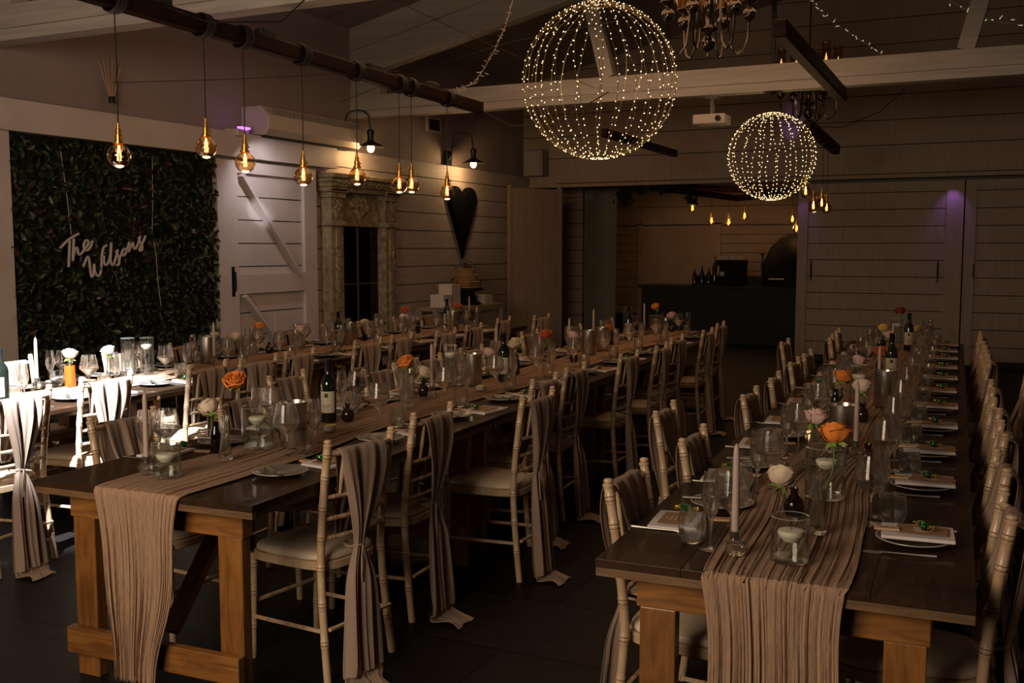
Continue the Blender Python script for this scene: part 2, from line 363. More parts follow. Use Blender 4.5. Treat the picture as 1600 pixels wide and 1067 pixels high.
# ------------------------------------------------------------------ far room
mb = MB(); FY = 20.0
boards_y(mb, FY, -9, -6.85, .3, 2.1, .178, t=.02); mb.b2(-9, -1, FY+.02, FY+.1, 0, 3.4, 1)
boards_y(mb, FY-.02, -9, -1, 2.14, 3.4, .32, t=.03)
boards_y(mb, FY, -5.14, -1, .3, 2.1, .178, t=.02)
mb.b2(-6.77, -5.3, FY, FY+.03, 0, 2.08)
mb.b2(-6.85, -6.77, FY-.03, FY+.02, 0, 2.13); mb.b2(-5.3, -5.14, FY-.03, FY+.02, 0, 2.13)
mb.b2(-9, -1, FY-.03, FY, 2.1, 2.14)
struct(mb.build('wall_far', [M['farboards'], M['dark']], smooth=False))
mb = MB(); mb.b2(-9, -8.9, WY+.3, 20, 0, 3.4); struct(mb.build('wall_far_left', M['farboards'], smooth=False))
mb = MB(); mb.b2(-1.1, -1, WY+.3, 20, 0, 3.4); struct(mb.build('wall_far_right', M['farboards'], smooth=False))
mb = MB(); mb.b2(-9, -1, WY+.3, 20, 3.4, 3.45); struct(mb.build('ceiling_far', M['dark'], smooth=False))
# folded boarded leaf and olive doors standing behind the opening
def panel(name, x0, x1, y, z1, m, label, cat, h=None, kind='h'):
    o = thing(name, label, cat, ((x0+x1)/2, y, 0)); w = x1-x0
    mb = MB()
    if kind == 'h': boards_y(mb, 0, -w/2, w/2, .02, z1, h, t=.025); mb.b2(-w/2, w/2, .02, .05, .02, z1, 1)
    else:
        mb.b2(-w/2, w/2, .012, .04, 0.02, z1)
        for a, b in ((-w/2, -w/2+.07), (w/2-.07, w/2), (-.05, .05)): mb.b2(a, b, 0, .02, .02, z1)
        for za, zb in ((.02, .15), (.9, 1.0), (1.75, 1.8), (z1-.1, z1)): mb.b2(-w/2, w/2, .003, .02, za, zb)
    mb.build('leaf', [m, M['dark']], o, smooth=False, bevel=.003); return o
panel('boarded_leaf', -7.05, -6.66, 16.5, 2.75, M['farboards'], 'narrow horizontally boarded door leaf beside the olive shutter doors', 'door leaf', .226)
panel('shutter_door', -6.63, -6.05, 16.5, 2.75, M['olive'], 'tall olive panelled shutter door standing left in the dark opening', 'shutter door', kind='v')
# pale folded plank panel in the corner
t = thing('plank_panel', 'tall pale plank door panel standing folded in the left corner', 'door panel', (-6.79, 14.8, 0), math.atan2(.8, .45))
mb = MB()
for i in range(3): mb.b2(-.47+i*.315, -.47+(i+1)*.315-.006, -.03, 0, .02, 2.56)
mb.b2(-.47, .47, 0, .03, .02, 2.56, 1); mb.build('planks', [M['cream'], M['dark']], t, smooth=False, bevel=.004)
mb = MB(); mb.b2(-.5, -.472, -.045, .045, 0, 2.6); mb.b2(.472, .51, -.05, .05, 0, 2.6); mb.build('stile', M['cream'], t, smooth=False)
# ------------------------------------------------------------------ sliding boarded doors right of the opening
def slide(n, x0, x1, hs):
    mb = MB(); y = WY-.02
    boards_y(mb, y+.01, x0+.14, x1-.22, .05, 2.44, .236, t=.02); mb.b2(x0+.02, x1, y+.03, y+.05, .05, 2.55, 1)
    mb.b2(x0, x0+.14, y-.02, y+.03, .03, 2.56); mb.b2(x1-.22, x1, y-.02, y+.03, .03, 2.56)
    mb.b2(x0+.14, x1-.22, y-.01, y+.03, 2.44, 2.56)
    d = struct(mb.build('door_%d' % n, [M['cream'], M['dark']], smooth=False))
    for hx in hs:
        q = MB(); q.tube([(hx, y-.005, 1.42), (hx, y-.035, 1.41), (hx, y-.035, 1.24), (hx, y-.005, 1.23)], .007, 6); q.b2(hx-.012, hx+.012, y-.006, y+.005, 1.16, 1.45)
        q.build('door_handle', M['iron'], d)
slide(1, -2.8, -.6, (-2.6, -.9)); slide(2, -.58, 1.6, (-.45,))
# ------------------------------------------------------------------ barn door on the left wall, in the opening of the leaf wall
def bx(mb, y0, y1, z0, z1, x0, x1, mi=0): mb.b2(x0, x1, y0, y1, z0, z1, mi)
mb = MB(); X0 = WX+.02
boards_x(mb, X0+.03, 7.9, 9.42, .05, 2.45, .237, t=.03, off=.03); bx(mb, 7.88, 9.44, .05, 2.45, X0, X0+.002, 1)
bx(mb, 7.84, 8.13, .03, 2.5, X0, X0+.065); bx(mb, 9.22, 9.44, .03, 2.5, X0, X0+.065)
bx(mb, 8.13, 9.22, 2.38, 2.5, X0, X0+.06); bx(mb, 8.13, 9.22, 1.16, 1.36, X0, X0+.065); bx(mb, 8.13, 9.22, .05, .25, X0, X0+.06)
mb.bar((X0+.05, 8.2, 2.36), (X0+.05, 9.08, 1.38), .04, .09, up=(1, 0, 0)); mb.bar((X0+.05, 8.2, 1.14), (X0+.05, 9.1, .27), .04, .09, up=(1, 0, 0))
d = struct(mb.build('door_3', [M['door'], M['dark']], smooth=False, bevel=.003))
q = MB(); q.tube([(X0+.065, 8.04, 1.4), (X0+.1, 8.04, 1.38), (X0+.1, 8.04, 1.2), (X0+.065, 8.04, 1.18)], .008, 6); q.b2(X0+.064, X0+.072, 8.02, 8.06, 1.14, 1.44); q.build('door_handle', M['iron'], d)
mb = MB(); bx(mb, -1, 9.8, 2.53, 2.775, WX-.02, WX+.12); o = struct(mb.build('trim_4', M['door'], smooth=False, bevel=.004))
mb = MB(); bx(mb, 5.35, 5.53, 0, 2.53, WX, WX+.09); o = struct(mb.build('trim_5', M['door'], smooth=False, bevel=.004))
# leaf wall
hw = thing('leaf_wall', 'dark green artificial leaf backdrop covering the left wall opening', 'leaf wall', (WX+.02, 6.68, 0))
mb = MB(); mb.b2(-.02, .01, -1.15, 1.15, 0, 2.52); mb.build('backing', M['back'], hw, smooth=False)
def leaves(cnt, seed):
    r = random.Random(seed); mb = MB()
    from mathutils import Matrix, Vector
    for i in range(cnt):
        s = r.uniform(.018, .045); c = Vector((r.uniform(.015, .09), r.uniform(-1.15, 1.15), r.uniform(.02, 2.5)))
        rot = Matrix.Rotation(r.uniform(0, 2*pi), 3, 'X') @ Matrix.Rotation(r.gauss(0, .6), 3, 'Y') @ Matrix.Rotation(r.gauss(0, .6), 3, 'Z')
        pts = [(0, -1, 0), (.12, -.45, .5), (.16, .3, .42), (0, 1, 0), (.16, .3, -.42), (.12, -.45, -.5), (-.05, 0, 0)]
        v = [tuple(c+rot@(Vector(p)*s)) for p in pts]
        mb.add(v, [(0,1,6,5),(1,2,6),(2,3,6),(3,4,6),(4,5,6)])
    return mb
for nm, ct, sd, mm in (('leaves', 5200, 1, 'leaf'), ('light_leaves', 900, 2, 'leafl'), ('red_leaves', 350, 3, 'leafr')):
    o = leaves(ct, sd).build(nm, M[mm], hw, smooth=False); o['kind'] = 'stuff'
# script name sign traced as strokes in metres (y along wall, z up)
STK = [('the_lettering', [[(-0.565, 0.073), (-0.491, 0.135), (-0.432, 0.167), (-0.372, 0.193)], [(-0.467, 0.14), (-0.473, 0.065), (-0.481, -0.014), (-0.488, -0.081)], [(-0.425, 0.152), (-0.431, 0.088), (-0.439, 0.025), (-0.443, -0.03)], [(-0.441, -0.014), (-0.429, 0.033), (-0.412, 0.069), (-0.395, 0.077), (-0.389, 0.053), (-0.385, 0.029), (-0.366, 0.023), (-0.342, 0.041), (-0.319, 0.065), (-0.293, 0.089), (-0.275, 0.117), (-0.281, 0.137), (-0.304, 0.137), (-0.323, 0.109), (-0.324, 0.073), (-0.303, 0.055), (-0.275, 0.065), (-0.248, 0.097), (-0.234, 0.137)]]), ('wilsons_lettering', [[(-0.338, -0.081), (-0.314, -0.032), (-0.287, 0.002), (-0.274, -0.032), (-0.267, -0.105), (-0.258, -0.163), (-0.241, -0.154), (-0.229, -0.105), (-0.225, -0.061), (-0.221, -0.11), (-0.209, -0.146), (-0.184, -0.162), (-0.162, -0.139), (-0.149, -0.074), (-0.139, 0.007), (-0.125, 0.065), (-0.105, 0.089), (-0.082, 0.097)], [(-0.115, 0.011), (-0.12, -0.034), (-0.112, -0.065), (-0.09, -0.067), (-0.061, -0.026), (-0.04, 0.04), (-0.034, 0.118), (-0.043, 0.04), (-0.046, -0.034), (-0.034, -0.068), (-0.013, -0.061), (0.011, -0.01), (0.038, 0.063)], [(0.014, 0.052), (0.038, 0.006), (0.049, -0.035), (0.037, -0.069), (0.015, -0.071)], [(0.042, -0.031), (0.065, 0.006), (0.096, 0.06), (0.08, 0.027), (0.097, 0.01), (0.12, 0.024), (0.132, 0.052), (0.116, 0.069), (0.096, 0.06)], [(0.128, 0.048), (0.149, 0.081), (0.168, 0.123), (0.161, 0.081), (0.161, 0.039)], [(0.161, 0.048), (0.185, 0.09), (0.211, 0.122), (0.215, 0.086), (0.231, 0.069), (0.258, 0.094), (0.282, 0.141), (0.298, 0.183)], [(0.277, 0.171), (0.29, 0.132), (0.314, 0.098), (0.315, 0.064), (0.299, 0.051), (0.283, 0.063), (0.311, 0.103), (0.341, 0.15), (0.36, 0.184)], [(-0.11, 0.033), (-0.108, 0.03)]])]
sg = thing('name_sign', 'white handwritten script sign reading The Wilsons hung on the leaf wall', 'sign', (-6.98, 6.5, 1.55))
for word, strokes in STK:
    mb = MB()
    for s in strokes:
        pts = []
        for i in range(len(s)-1):
            p0 = s[max(i-1, 0)]; p1 = s[i]; p2 = s[i+1]; p3 = s[min(i+2, len(s)-1)]
            for k in range(5):
                t = k/5; pts.append((0,)+tuple(.5*(2*p1[j]+(p2[j]-p0[j])*t+(2*p0[j]-5*p1[j]+4*p2[j]-p3[j])*t*t+(3*p1[j]-p0[j]-3*p2[j]+p3[j])*t**3) for j in (0, 1)))
        pts.append((0,)+tuple(s[-1])); mb.tube(pts, .011, 8)
    mb.build(word, M['sign'], sg)
mb = MB(); mb.tube([(0, .46, .13), (.01, .47, 0), (0, .49, -.2), (.01, .51, -.45)], .003, 5); mb.tube([(-.03, -.42, .17), (-.02, -.46, .5), (-.03, -.5, .9)], .003, 5); mb.tube([(-.03, .47, .2), (-.02, .48, .5), (-.03, .5, .9)], .003, 5); mb.build('cable', M['wcord'], sg)
# ------------------------------------------------------------------ ornate mirror
om = thing('ornate_mirror', 'tall distressed cream mirror frame with carved flowers against the boards', 'mirror', (WX, 10.3, 0))
mb = MB(); y0, y1, T = -.7, .7, .15
for a, b in ((y0, y0+.28), (y1-.28, y1)):
    mb.b2(.0, T, a+.02, b-.02, .0, 2.2); mb.b2(0, T+.02, a+.1, b-.1, .1, 1.86)
    mb.b2(0, T+.04, a, b, 1.88, 1.93); mb.b2(0, T+.05, a-.01, b+.01, 0, .12)
    mb.b2(0, T+.03, a, b, 2.2, 2.26); mb.b2(0, T+.05, a-.02, b+.02, 2.26, 2.3)
mb.build('pilasters', M['stone'], om, smooth=False, bevel=.006)
mb = MB(); mb.b2(0, T+.02, y0, y1, 2.27, 2.33); mb.b2(0, T+.06, y0-.03, y1+.03, 2.33, 2.42); mb.b2(0, T+.1, y0-.06, y1+.06, 2.42, 2.47)
for sy in (-1, 1):
    for k in range(4): mb.b2(0, T+.05+.012*k, sy*.58-.16-.01*k, sy*.58+.16+.01*k, 2.27+.05*k, 2.315+.05*k)
mb.build('cornice', M['stone'], om, smooth=False, bevel=.006)
mb = MB(); mb.b2(0, .06, y0+.26, y1-.26, 1.88, 2.28); mb.b2(.05, .09, y0+.28, y1-.28, 1.88, 1.92); mb.build('panel', M['stone'], om, smooth=False, bevel=.004)
mb = MB(); r = random.Random(5)
for i in range(150):
    a = r.uniform(0, 2*pi); q = r.random()**.7
    mb.ball((.07+.03*(1-q), 0.2*q*cos(a)*(1-.5*max(0, -sin(a))), 2.11+.13*q*sin(a)), r.uniform(.012, .03), 6, 4)
for i in range(40): mb.ball((.07, r.gauss(0, .02), 1.93+i*.003), r.uniform(.008, .018), 5, 4)
for sy in (-1, 1):
    for i in range(45): mb.ball((.07, sy*(.42-.13*(i/45)*r.random()-.01), 1.93+.24*r.random()*(1-i/70)), r.uniform(.01, .02), 5, 4)
    for c in (sy*.58,):
        for i in range(40): mb.ball((T+.005, c+r.gauss(0, .03), 1.97+i*.006), r.uniform(.008, .018), 5, 4)
        for i in range(90): mb.ball((T+.02, c+r.gauss(0, .03), .15+i*.017), r.uniform(.006, .016), 5, 4)
for i in range(60): mb.ball((T+.075, -.6+i*.02, 2.375+.012*sin(i*1.3)), .014, 5, 4)
mb.build('carving', M['stone'], om)
mb = MB(); mb.b2(.03, .035, y0+.26, y1-.26, .1, 1.89); mb.build('mirror_glass', M['mirror'], om, smooth=False)
mb = MB(); mb.b2(.034, .045, -.008, .008, .1, 1.89)
for z in (.5, 1.2): mb.b2(.034, .045, y0+.26, y1-.26, z-.007, z+.007)
mb.build('glazing_bars', M['lead'], om, smooth=False)
# heart
h = MB(); hy, w_, zt, zb = 12.95, .44, 2.5, 1.48
def heart_pt(t):
    s = 1 if t >= 0 else -1; a = abs(t)
    if a < .35:
        u = a/.35*pi; return (s*(.22*w_/.44*(1-cos(u))), 2.33+.16*sin(u)+.02*(1-a/.35)-.0)
    u = (a-.35)/.65; return (s*(w_*(1-u)**1.15+.0*u), 2.33-(2.33-zb)*u**.9)
ring = [heart_pt(-1+2*i/72) for i in range(72)]
for lay, (sx, xx) in enumerate(((1, 0.), (1, .035), (.86, .06))):
    for (a, b) in ring: h.v.append((xx, a*sx, 2.1+(b-2.1)*(sx if lay == 2 else 1)))
for l in range(2):
    for i in range(72): h.f.append((l*72+i, l*72+(i+1) % 72, (l+1)*72+(i+1) % 72, (l+1)*72+i)); h.m.append(0)
h.v.append((.065, 0, 2.1)); 
for i in range(72): h.f.append((144+i, 144+(i+1) % 72, 216)); h.m.append(0)
ho = h.build('wall_heart', M['heart'], smooth=False, loc=(WX, hy, 0)); tag(ho, 'large elongated black wooden heart hung on the white boarded wall', 'wall heart')
# air conditioner
ac = thing('air_conditioner', 'cream wall mounted air conditioner above the barn door', 'air conditioner', (WX-.12, 9.3, 2.78))
mb = MB(); mb.add([(0, -.85, .02), (.3, -.85, .0), (.36, -.85, .06), (.36, -.85, .2), (.26, -.85, .3), (0, -.85, .3), (0, .85, .02), (.3, .85, .0), (.36, .85, .06), (.36, .85, .2), (.26, .85, .3), (0, .85, .3)],
  [(5,4,3,2,1,0), (6,7,8,9,10,11)]+[(i, (i+1) % 6, (i+1) % 6+6, i+6) for i in range(6)]); mb.build('casing', M['plastic'], ac, smooth=False, bevel=.01)
mb = MB()
for i in range(26): mb.box((.335, -.76+i*.061, .235), (.04, .045, .07))
mb.build('grille', M['grey'], ac, smooth=False)
mb = MB(); mb.b2(.03, .3, -.82, .8, -.02, .0); mb.build('vent_flap', M['dark'], ac, smooth=False)
# swan neck lamps
def swan(y, label):
    o = thing('swan_neck_lamp', label, 'wall lamp', (WX-.1, y, 2.86), 0, 'swan neck lamps on the left wall')
    mb = MB(); mb.box((.03, 0, 0), (.06, .13, .26)); mb.build('back_plate', M['iron'], o, smooth=False, bevel=.02)
    mb = MB(); pts = [(.05, 0, .0), (.09, .0, .08), (.1, .02, .28)]+[(.1+.13*(1-cos(a)), .02+.1*(1-cos(a))/2, .28+.1*sin(a)) for a in [pi*k/10 for k in range(1, 10)]]+[(.36, .12, .24), (.37, .13, .14)]
    mb.tube(pts, .01, 8); mb.tube([(.07, .02, -.2), (.09, .02, .1)], .007, 6); mb.build('arm', M['iron'], o)
    mb = MB(); mb.lathe([(.02, .16), (.045, .14), (.045, .12), (.035, .07), (.04, .02), (.075, 0), (.16, -.045), (.16, -.05), (.07, -.01), (.035, .0)], 28, (.37, .13, 0)); mb.build('shade', M['enamel'], o)
    mb = MB(); mb.ball((.37, .13, -.06), .045, 16, 10, sz=1.25); mb.build('bulb', M['flame'], o)
    l = lamp('swan_lamp_light', 'POINT', (WX+.27, y+.13, 2.72), 5.5, (1, .6, .26), shadow_soft_size=.05)
    return o
swan(10.13, 'black swan neck wall lamp, lit, left above the ornate mirror'); swan(12.7, 'black swan neck wall lamp, lit, above the black heart')
# speaker, vent, party light, diffuser
o = thing('speaker', 'small grey wall speaker high in the far left corner', 'speaker', (-6.93, WY-.14, 2.78))
mb = MB(); mb.b2(-.16, .16, -.12, .12, 0, .4); mb.build('cabinet', M['plaster'], o, smooth=False, bevel=.01)
mb = MB(); mb.b2(-.13, .13, -.135, -.12, .03, .37); mb.build('grille', M['grey'], o, smooth=False)
o = thing('wall_vent', 'small square white framed vent high on the left wall', 'vent', (WX-.12, 12.37, 3.31))
mb = MB(); mb.b2(0, .03, -.19, .19, -.1, .1); mb.build('frame', M['plastic'], o, smooth=False)
mb = MB(); mb.b2(.02, .034, -.14, .14, -.075, .075); mb.build('mesh', M['dark'], o, smooth=False)
o = thing('party_light', 'white clip on party light with purple glow on the rail', 'party light', (WX+.04, 8.18, 2.775))
mb = MB(); mb.box((.05, 0, .0), (.1, .22, .07), rz=.2); mb.box((.06, -.14, .01), (.05, .14, .03)); mb.build('body', M['plastic'], o, smooth=False, bevel=.01)
mb = MB(); mb.box((.08, .03, .05), (.05, .14, .02)); mb.build('led_strip', M['purple'], o, smooth=False)
lamp('party_glow', 'POINT', (WX+.25, 7.9, 3.0), .035, (.55, .25, 1), shadow_soft_size=.05)
o = thing('reed_diffuser', 'glass reed diffuser with thin reeds standing on the left ledge', 'diffuser', (WX-.03, 6.67, 2.775))
mb = MB(); mb.lathe([(.0, .005), (.04, .005), (.04, .1), (.02, .12), (.0, .12)], 16); mb.build('jar', M['thick'], o)
mb = MB(); mb.lathe([(.0, .115), (.028, .115), (.028, .17), (.0, .17)], 16); mb.build('collar', M['iron'], o)
mb = MB(); 
for i in range(9): a = -1+i/4; mb.tube([(0, 0, .1), (.02*sin(i*2), .16*a*.8, .5-.06*abs(a))], .004, 5)
mb.build('reeds', M['reed'], o)
# ------------------------------------------------------------------ hanging beams with pendants
def hung_beam(x, y0, y1, z0, z1, label, clamps, w=.1, rx=0):
    o = thing('hanging_beam', label, 'hanging beam', (x, y0, z0)); L = y1-y0
    mb = MB(); mb.bar((0, 0, 0), (rx, L, z1-z0), w*.8, w, up=(0, 0, 1)); mb.build('timber', M['bar'], o, smooth=False, bevel=.012)
    for c, k in clamps:
        t = (c-y0)/L; zz = (z1-z0)*t; mb = MB()
        if k == 'wrap':
            for j in range(3): mb.lathe([(.067, -.01), (.074, 0), (.067, .01)], 14, (0, 0, 0))
            mb.v = [(rx*t+a, (c-y0)+cc*1.6+((i//42) % 3-1)*.022, zz+b) for i, (a, b, cc) in enumerate(mb.v)]
            mb.build('cord_wrap', M['cord'], o)
        else: mb.box((rx*t, c-y0, zz+w*.62), (.07, .15, .06)); mb.build('connector', M['cord'], o, smooth=False, bevel=.015)
    return o
P1 = [(4.04, 2.11), (4.70, 2.21), (5.04, 2.15), (5.62, 2.10), (6.25, 2.14), (6.82, 2.11), (7.0, 2.12), (7.57, 2.09)]
hung_beam(-4.28, 3.4, 8.17, 2.93, 2.86, 'long dark timber beam hung overhead with eight filament pendants', [(y, 'wrap') for y, z in P1]+[(c, 'b') for c in (4.36, 5.26, 6.49, 7.33)])
def pendant_proto(L, r=.0625, squat=1):
    o = thing('pendant_bulb', 'x', 'pendant bulb')                 # origin at bulb centre
    mb = MB(); mb.tube([(0, 0, .165), (.004, 0, .165+(L-.165)*.5), (0, 0, L)], .0035, 6); mb.build('cord', M['cord'], o)
    mb = MB(); mb.lathe([(.0, .172), (.008, .172), (.009, .142), (.015, .139), (.016, .122), (.0125, .12), (.0125, .116), (.02, .112), (.0205, .075), (.03, .073), (.03, .064), (.02, .062), (.019, .055), (.0, .052)], 18); mb.tube([(.02, 0, .092), (.038, 0, .092)], .004, 6); mb.build('brass_socket', M['brass'], o)
    mb = MB(); mb.lathe([(.018, .075)]+[(r*sin(a), r*cos(a)*squat) for a in [.42+(pi-.42)*k/14 for k in range(14)]]+[(.0005, -r*squat)], 28); mb.build('bulb', M['bulb'], o)
    mb = MB()
    for k in range(4):
        a = k*pi/2+.4; mb.tube([(.009*cos(a), .009*sin(a), .028), (.011*cos(a), .011*sin(a), -.026)], .0011, 5)
    mb.tube([(0, 0, .06), (0, 0, .02)], .006, 6); mb.build('filament', M['fil'], o); return o
for i, (y, z) in enumerate(P1):
    o = pendant_proto(2.9-z-.04); o.location = (-4.28, y, z); o['group'] = 'filament pendants on the long beam'
    o['label'] = 'round amber filament bulb with brass socket, %s from the front on the long beam' % ORD[i]
    lamp('bulb_light', 'POINT', (-4.28, y, z-.075), .55, (1, .62, .28), shadow_soft_size=.05)
hung_beam(-1.4, 6.85, 9.55, 3.04, 2.97, 'bare dark timber beam hung at upper right of the ridge', [], .115)
hung_beam(-3.98, 10.45, 13.06, 2.86, 2.85, 'short bare dark timber beam hung beyond the large light globe', [], .09)
hung_beam(-1.9, 10.75, 12.95, 2.86, 2.8, 'dark timber beam wound with cords right of the small light globe', [(y, 'wrap') for y in (10.85, 11.1, 11.4, 11.7, 12.0, 12.3, 12.7)], .1, -.04)
for i, (y, z) in enumerate(((10.85, 2.2), (11.33, 2.07), (11.86, 2.12), (12.2, 2.08))):
    o = pendant_proto(2.84-z, .055, 1.15); o.location = (-1.92, y, z); o['group'] = 'filament pendants right of the small globe'
    o['label'] = 'amber filament bulb, %s from the front of the four beside the small globe' % ORD[i]
lamp('bulb_light', 'POINT', (-1.92, 11.5, 1.95), 1.0, (1, .55, .22), shadow_soft_size=.05)
for i, (x, y, z) in enumerate(((-5.01, 17.5, 2.32), (-4.67, 17.5, 2.1), (-4.37, 17.5, 2.07), (-4.1, 17.5, 2.17), (-3.3, 17.5, 2.11), (-3.21, 17.4, 1.95))):
    o = pendant_proto(3.38-z, .06, 1.3); o.location = (x, y, z); o['group'] = 'filament pendants over the far bar'
    for c in o.children:
        if c.name.startswith('filament'): c.data.materials[0] = M['farfil']; c.scale = (1.6, 1.6, 1.2)
    o['label'] = 'glowing amber bulb over the far bar, %s from the left' % ORD[i]
    lamp('bulb_light', 'POINT', (x, y-.1, z-.12), .5, (1, .5, .18), shadow_soft_size=.05)
# ------------------------------------------------------------------ light globes
def globe(c, rr, nm, per, label, hang):
    o = thing('light_globe', label, 'light globe', c, 0, 'fairy light globes'); r = random.Random(nm)
    mb = MB(); P = []
    for i in range(nm):
        a = 2*pi*i/nm+r.gauss(0, .03); pts = []
        for k in range(25):
            th = .06+(pi-.12)*k/24; aa = a+.05*sin(th*3+i); q = rr*(1+r.gauss(0, .004)); pts.append((q*sin(th)*cos(aa), q*sin(th)*sin(aa), q*cos(th)))
        mb.tube(pts, .0019, 4, cap=False)
        for k in range(per):
            th = .1+(pi-.2)*(k+r.uniform(-.3, .3))/(per-1); aa = a+.05*sin(th*3+i)+r.gauss(0, .012); q = rr*1.006
            P.append((q*sin(th)*cos(aa), q*sin(th)*sin(aa), q*cos(th)))
    for z in (.985, -.985): 
        q = rr*math.sqrt(1-z*z); mb.tube([(q*cos(k*pi/10), q*sin(k*pi/10), rr*z) for k in range(21)], .004, 5)
    mb.build('wire_frame', M['copper'], o)
    s = .0036 if c[1] < 8 else .0052
    led = MB(); led.ball((0, 0, 0), s, 6, 4)
    r.shuffle(P); P.sort(key=lambda p: (p[1] > 0)); 
    base = None
    for p in P[:100]:
        if base is None: base = led.build('led', M['led'], o); q = base
        else: q = base.copy(); C.objects.link(q); q.parent = o
        q.location = p
    rest = MB()
    for p in P[100:]: rest.ball(p, s, 6, 4)
    g = rest.build('leds', M['led'], o); g['kind'] = 'stuff'
    mb = MB(); mb.tube([(0, 0, rr*.98), (0, 0, hang)], .003, 5); mb.lathe([(.03, hang-.02), (.035, hang-.01), (.1, hang-.003), (.0, hang)], 16); mb.build('hook', M['iron'], o)
    lamp('globe_glow', 'POINT', c, 1.0, (1, .74, .42), shadow_soft_size=.25)
globe((RIDGE+.03, 5.62, 2.58), .44, 26, 25, 'large wire globe of warm fairy lights, nearest of the two', 3.18-2.6)
globe((RIDGE, 10.5, 2.54), .43, 22, 26, 'smaller looking wire globe of fairy lights farther back under the white beam', 3.18-2.54)
# ------------------------------------------------------------------ chandeliers
def chandelier(c, label, n=6, ph=0, top=1.6):
    o = thing('chandelier', label, 'chandelier', c, ph)
    mb = MB(); mb.lathe([(.0, -.06), (.012, -.05), (.008, -.02), (.03, -.005), (.055, .03), (.06, .06), (.035, .095), (.02, .11), (.03, .13), (.075, .15), (.08, .16), (.03, .175), (.02, .2), (.03, .3), (.045, .36), (.02, .42), (.03, .5), (.05, .56), (.02, .62), (.008, .65), (.008, top)], 20)
    mb.build('column', M['silver'], o)
    for i in range(n):
        a = 2*pi*i/n; ca, sa = cos(a), sin(a); mb = MB(); pr = []
        for r_, z in ((.03, .36), (.08, .42), (.14, .36), (.15, .2), (.17, .04), (.22, -.03), (.28, .0), (.31, .1), (.315, .22)): pr.append((r_*ca, r_*sa, z))
        mb.tube(pr, .008, 8); ar = mb.build('arm', M['silver'], o)
        mb = MB(); mb.lathe([(.0, .2), (.012, .215), (.04, .24), (.052, .27), (.045, .3), (.02, .32), (.025, .34), (.045, .36), (.06, .37), (.06, .375), (.02, .385), (.018, .55), (.0, .55)], 18, (.315*ca, .315*sa, 0)); mb.build('candle_cup', M['silver'], ar)
        mb = MB(); mb.lathe([(.055, .378), (.068, .45), (.058, .6), (.045, .74), (.052, .8)], 20, (.315*ca, .315*sa, 0)); mb.build('glass_shade', M['bulb'], ar)
        mb = MB(); mb.lathe([(.001, .55), (.015, .58), (.012, .62), (.001, .68)], 10, (.315*ca, .315*sa, 0)); mb.build('candle_bulb', M['chb'] if 'chb' in M else M['ledw'], ar)
    return o
M['chb'] = glow('candle_bulb_glow', (1, .6, .25), .9, False)
chandelier((RIDGE, 8.05, 3.17), 'polished nickel chandelier with glass shades at top centre, nearest of two', 6, .4, 1.9)
chandelier((RIDGE+.03, 12.3, 3.13), 'polished nickel chandelier farther back, half hidden behind the white beam', 6, .25, 1.9)
# projector
o = thing('projector', 'white ceiling projector under the white beam', 'projector', (-2.85, 10.62, 2.95))
mb = MB(); mb.box((0, 0, 0), (.34, .26, .1)); mb.build('body', M['plastic'], o, smooth=False, bevel=.015)
mb = MB(); mb.tube([(0, 0, .04), (0, 0, .23)], .02, 8); mb.tube([(.05, -.1, .03), (.03, -.02, .15), (0, 0, .2)], .006, 5); mb.box((0, 0, .225), (.12, .12, .015)); mb.build('bracket', M['grey'], o)
mb = MB(); mb.lathe([(.0, 0), (.03, 0), (.03, .02), (0, .02)], 16); mb.v = [(a+.1, -.13-cc, b) for a, b, cc in mb.v]; mb.build('lens', M['iron'], o)
# string lights and wires
def fairy(pts, label, n, seed, m):
    o = thing('string_light', label, 'string light', pts[0]); r = random.Random(seed); p0 = pts[0]; mb = MB(); ld = None
    q = [tuple(a-b for a, b in zip(p, p0)) for p in pts]; mb.tube(q, .003, 5); mb.build('cable', M['wcord'], o)
    for i in range(n):
        t = (i+.5)/n*(len(q)-1); k = int(t); f = t-k; p = [q[k][j]+(q[k+1][j]-q[k][j])*f for j in range(3)]
        if ld is None: b = MB(); b.ball((0, 0, 0), .006, 6, 4); b.tube([(0, 0, 0), (.0, .0, .035)], .003, 4); ld = b.build('led', m, o); c = ld
        else: c = ld.copy(); C.objects.link(c); c.parent = o
        c.location = (p[0]+r.gauss(0, .012), p[1], p[2]+r.gauss(0, .015)); c.rotation_euler = (r.uniform(-2, 2), r.uniform(-2, 2), 0)
fairy([(-4.11, 8.5, 3.87), (-4.19, 8.5, 3.63), (-4.29, 8.5, 3.44), (-4.42, 8.5, 3.25), (-4.53, 8.5, 3.13), (-4.69, 8.5, 3.1)], 'unlit clear string light hanging down left of the large globe', 34, 3, M['plastic'])
fairy([(-2.11, 12.0, 4.38), (-1.96, 12.0, 4.19), (-1.61, 12.0, 3.92), (-1.34, 12.0, 3.72), (-.94, 12.0, 3.58), (-.7, 12.0, 3.55)], 'thin lit string light sagging right of the chandeliers', 26, 4, M['ledw'])
fairy([(-.75, 11.0, 4.1), (-.42, 11.0, 3.86), (-.22, 11.0, 3.77), (.13, 11.0, 3.7), (.5, 11, 3.8)], 'thin lit string light at the upper right edge', 16, 5, M['ledw'])
def wire(pts, label, m='cord', r=.003):
    mb = MB(); mb.tube(pts, r, 5); o = mb.build('wire', M[m]); tag(o, label, 'wire', 'wires strung under the roof')
wire([(-7.2, 6.75, 3.08), (-6, 6.8, 3.03), (-4.3, 6.85, 2.98)], 'thin tension wire from the left wall to the long beam')
wire([(-6.3, 9.3, 4.4), (-5, 9.6, 3.75), (-4.0, 10.2, 3.3)], 'thin dark wire slanting down across the white rafter')
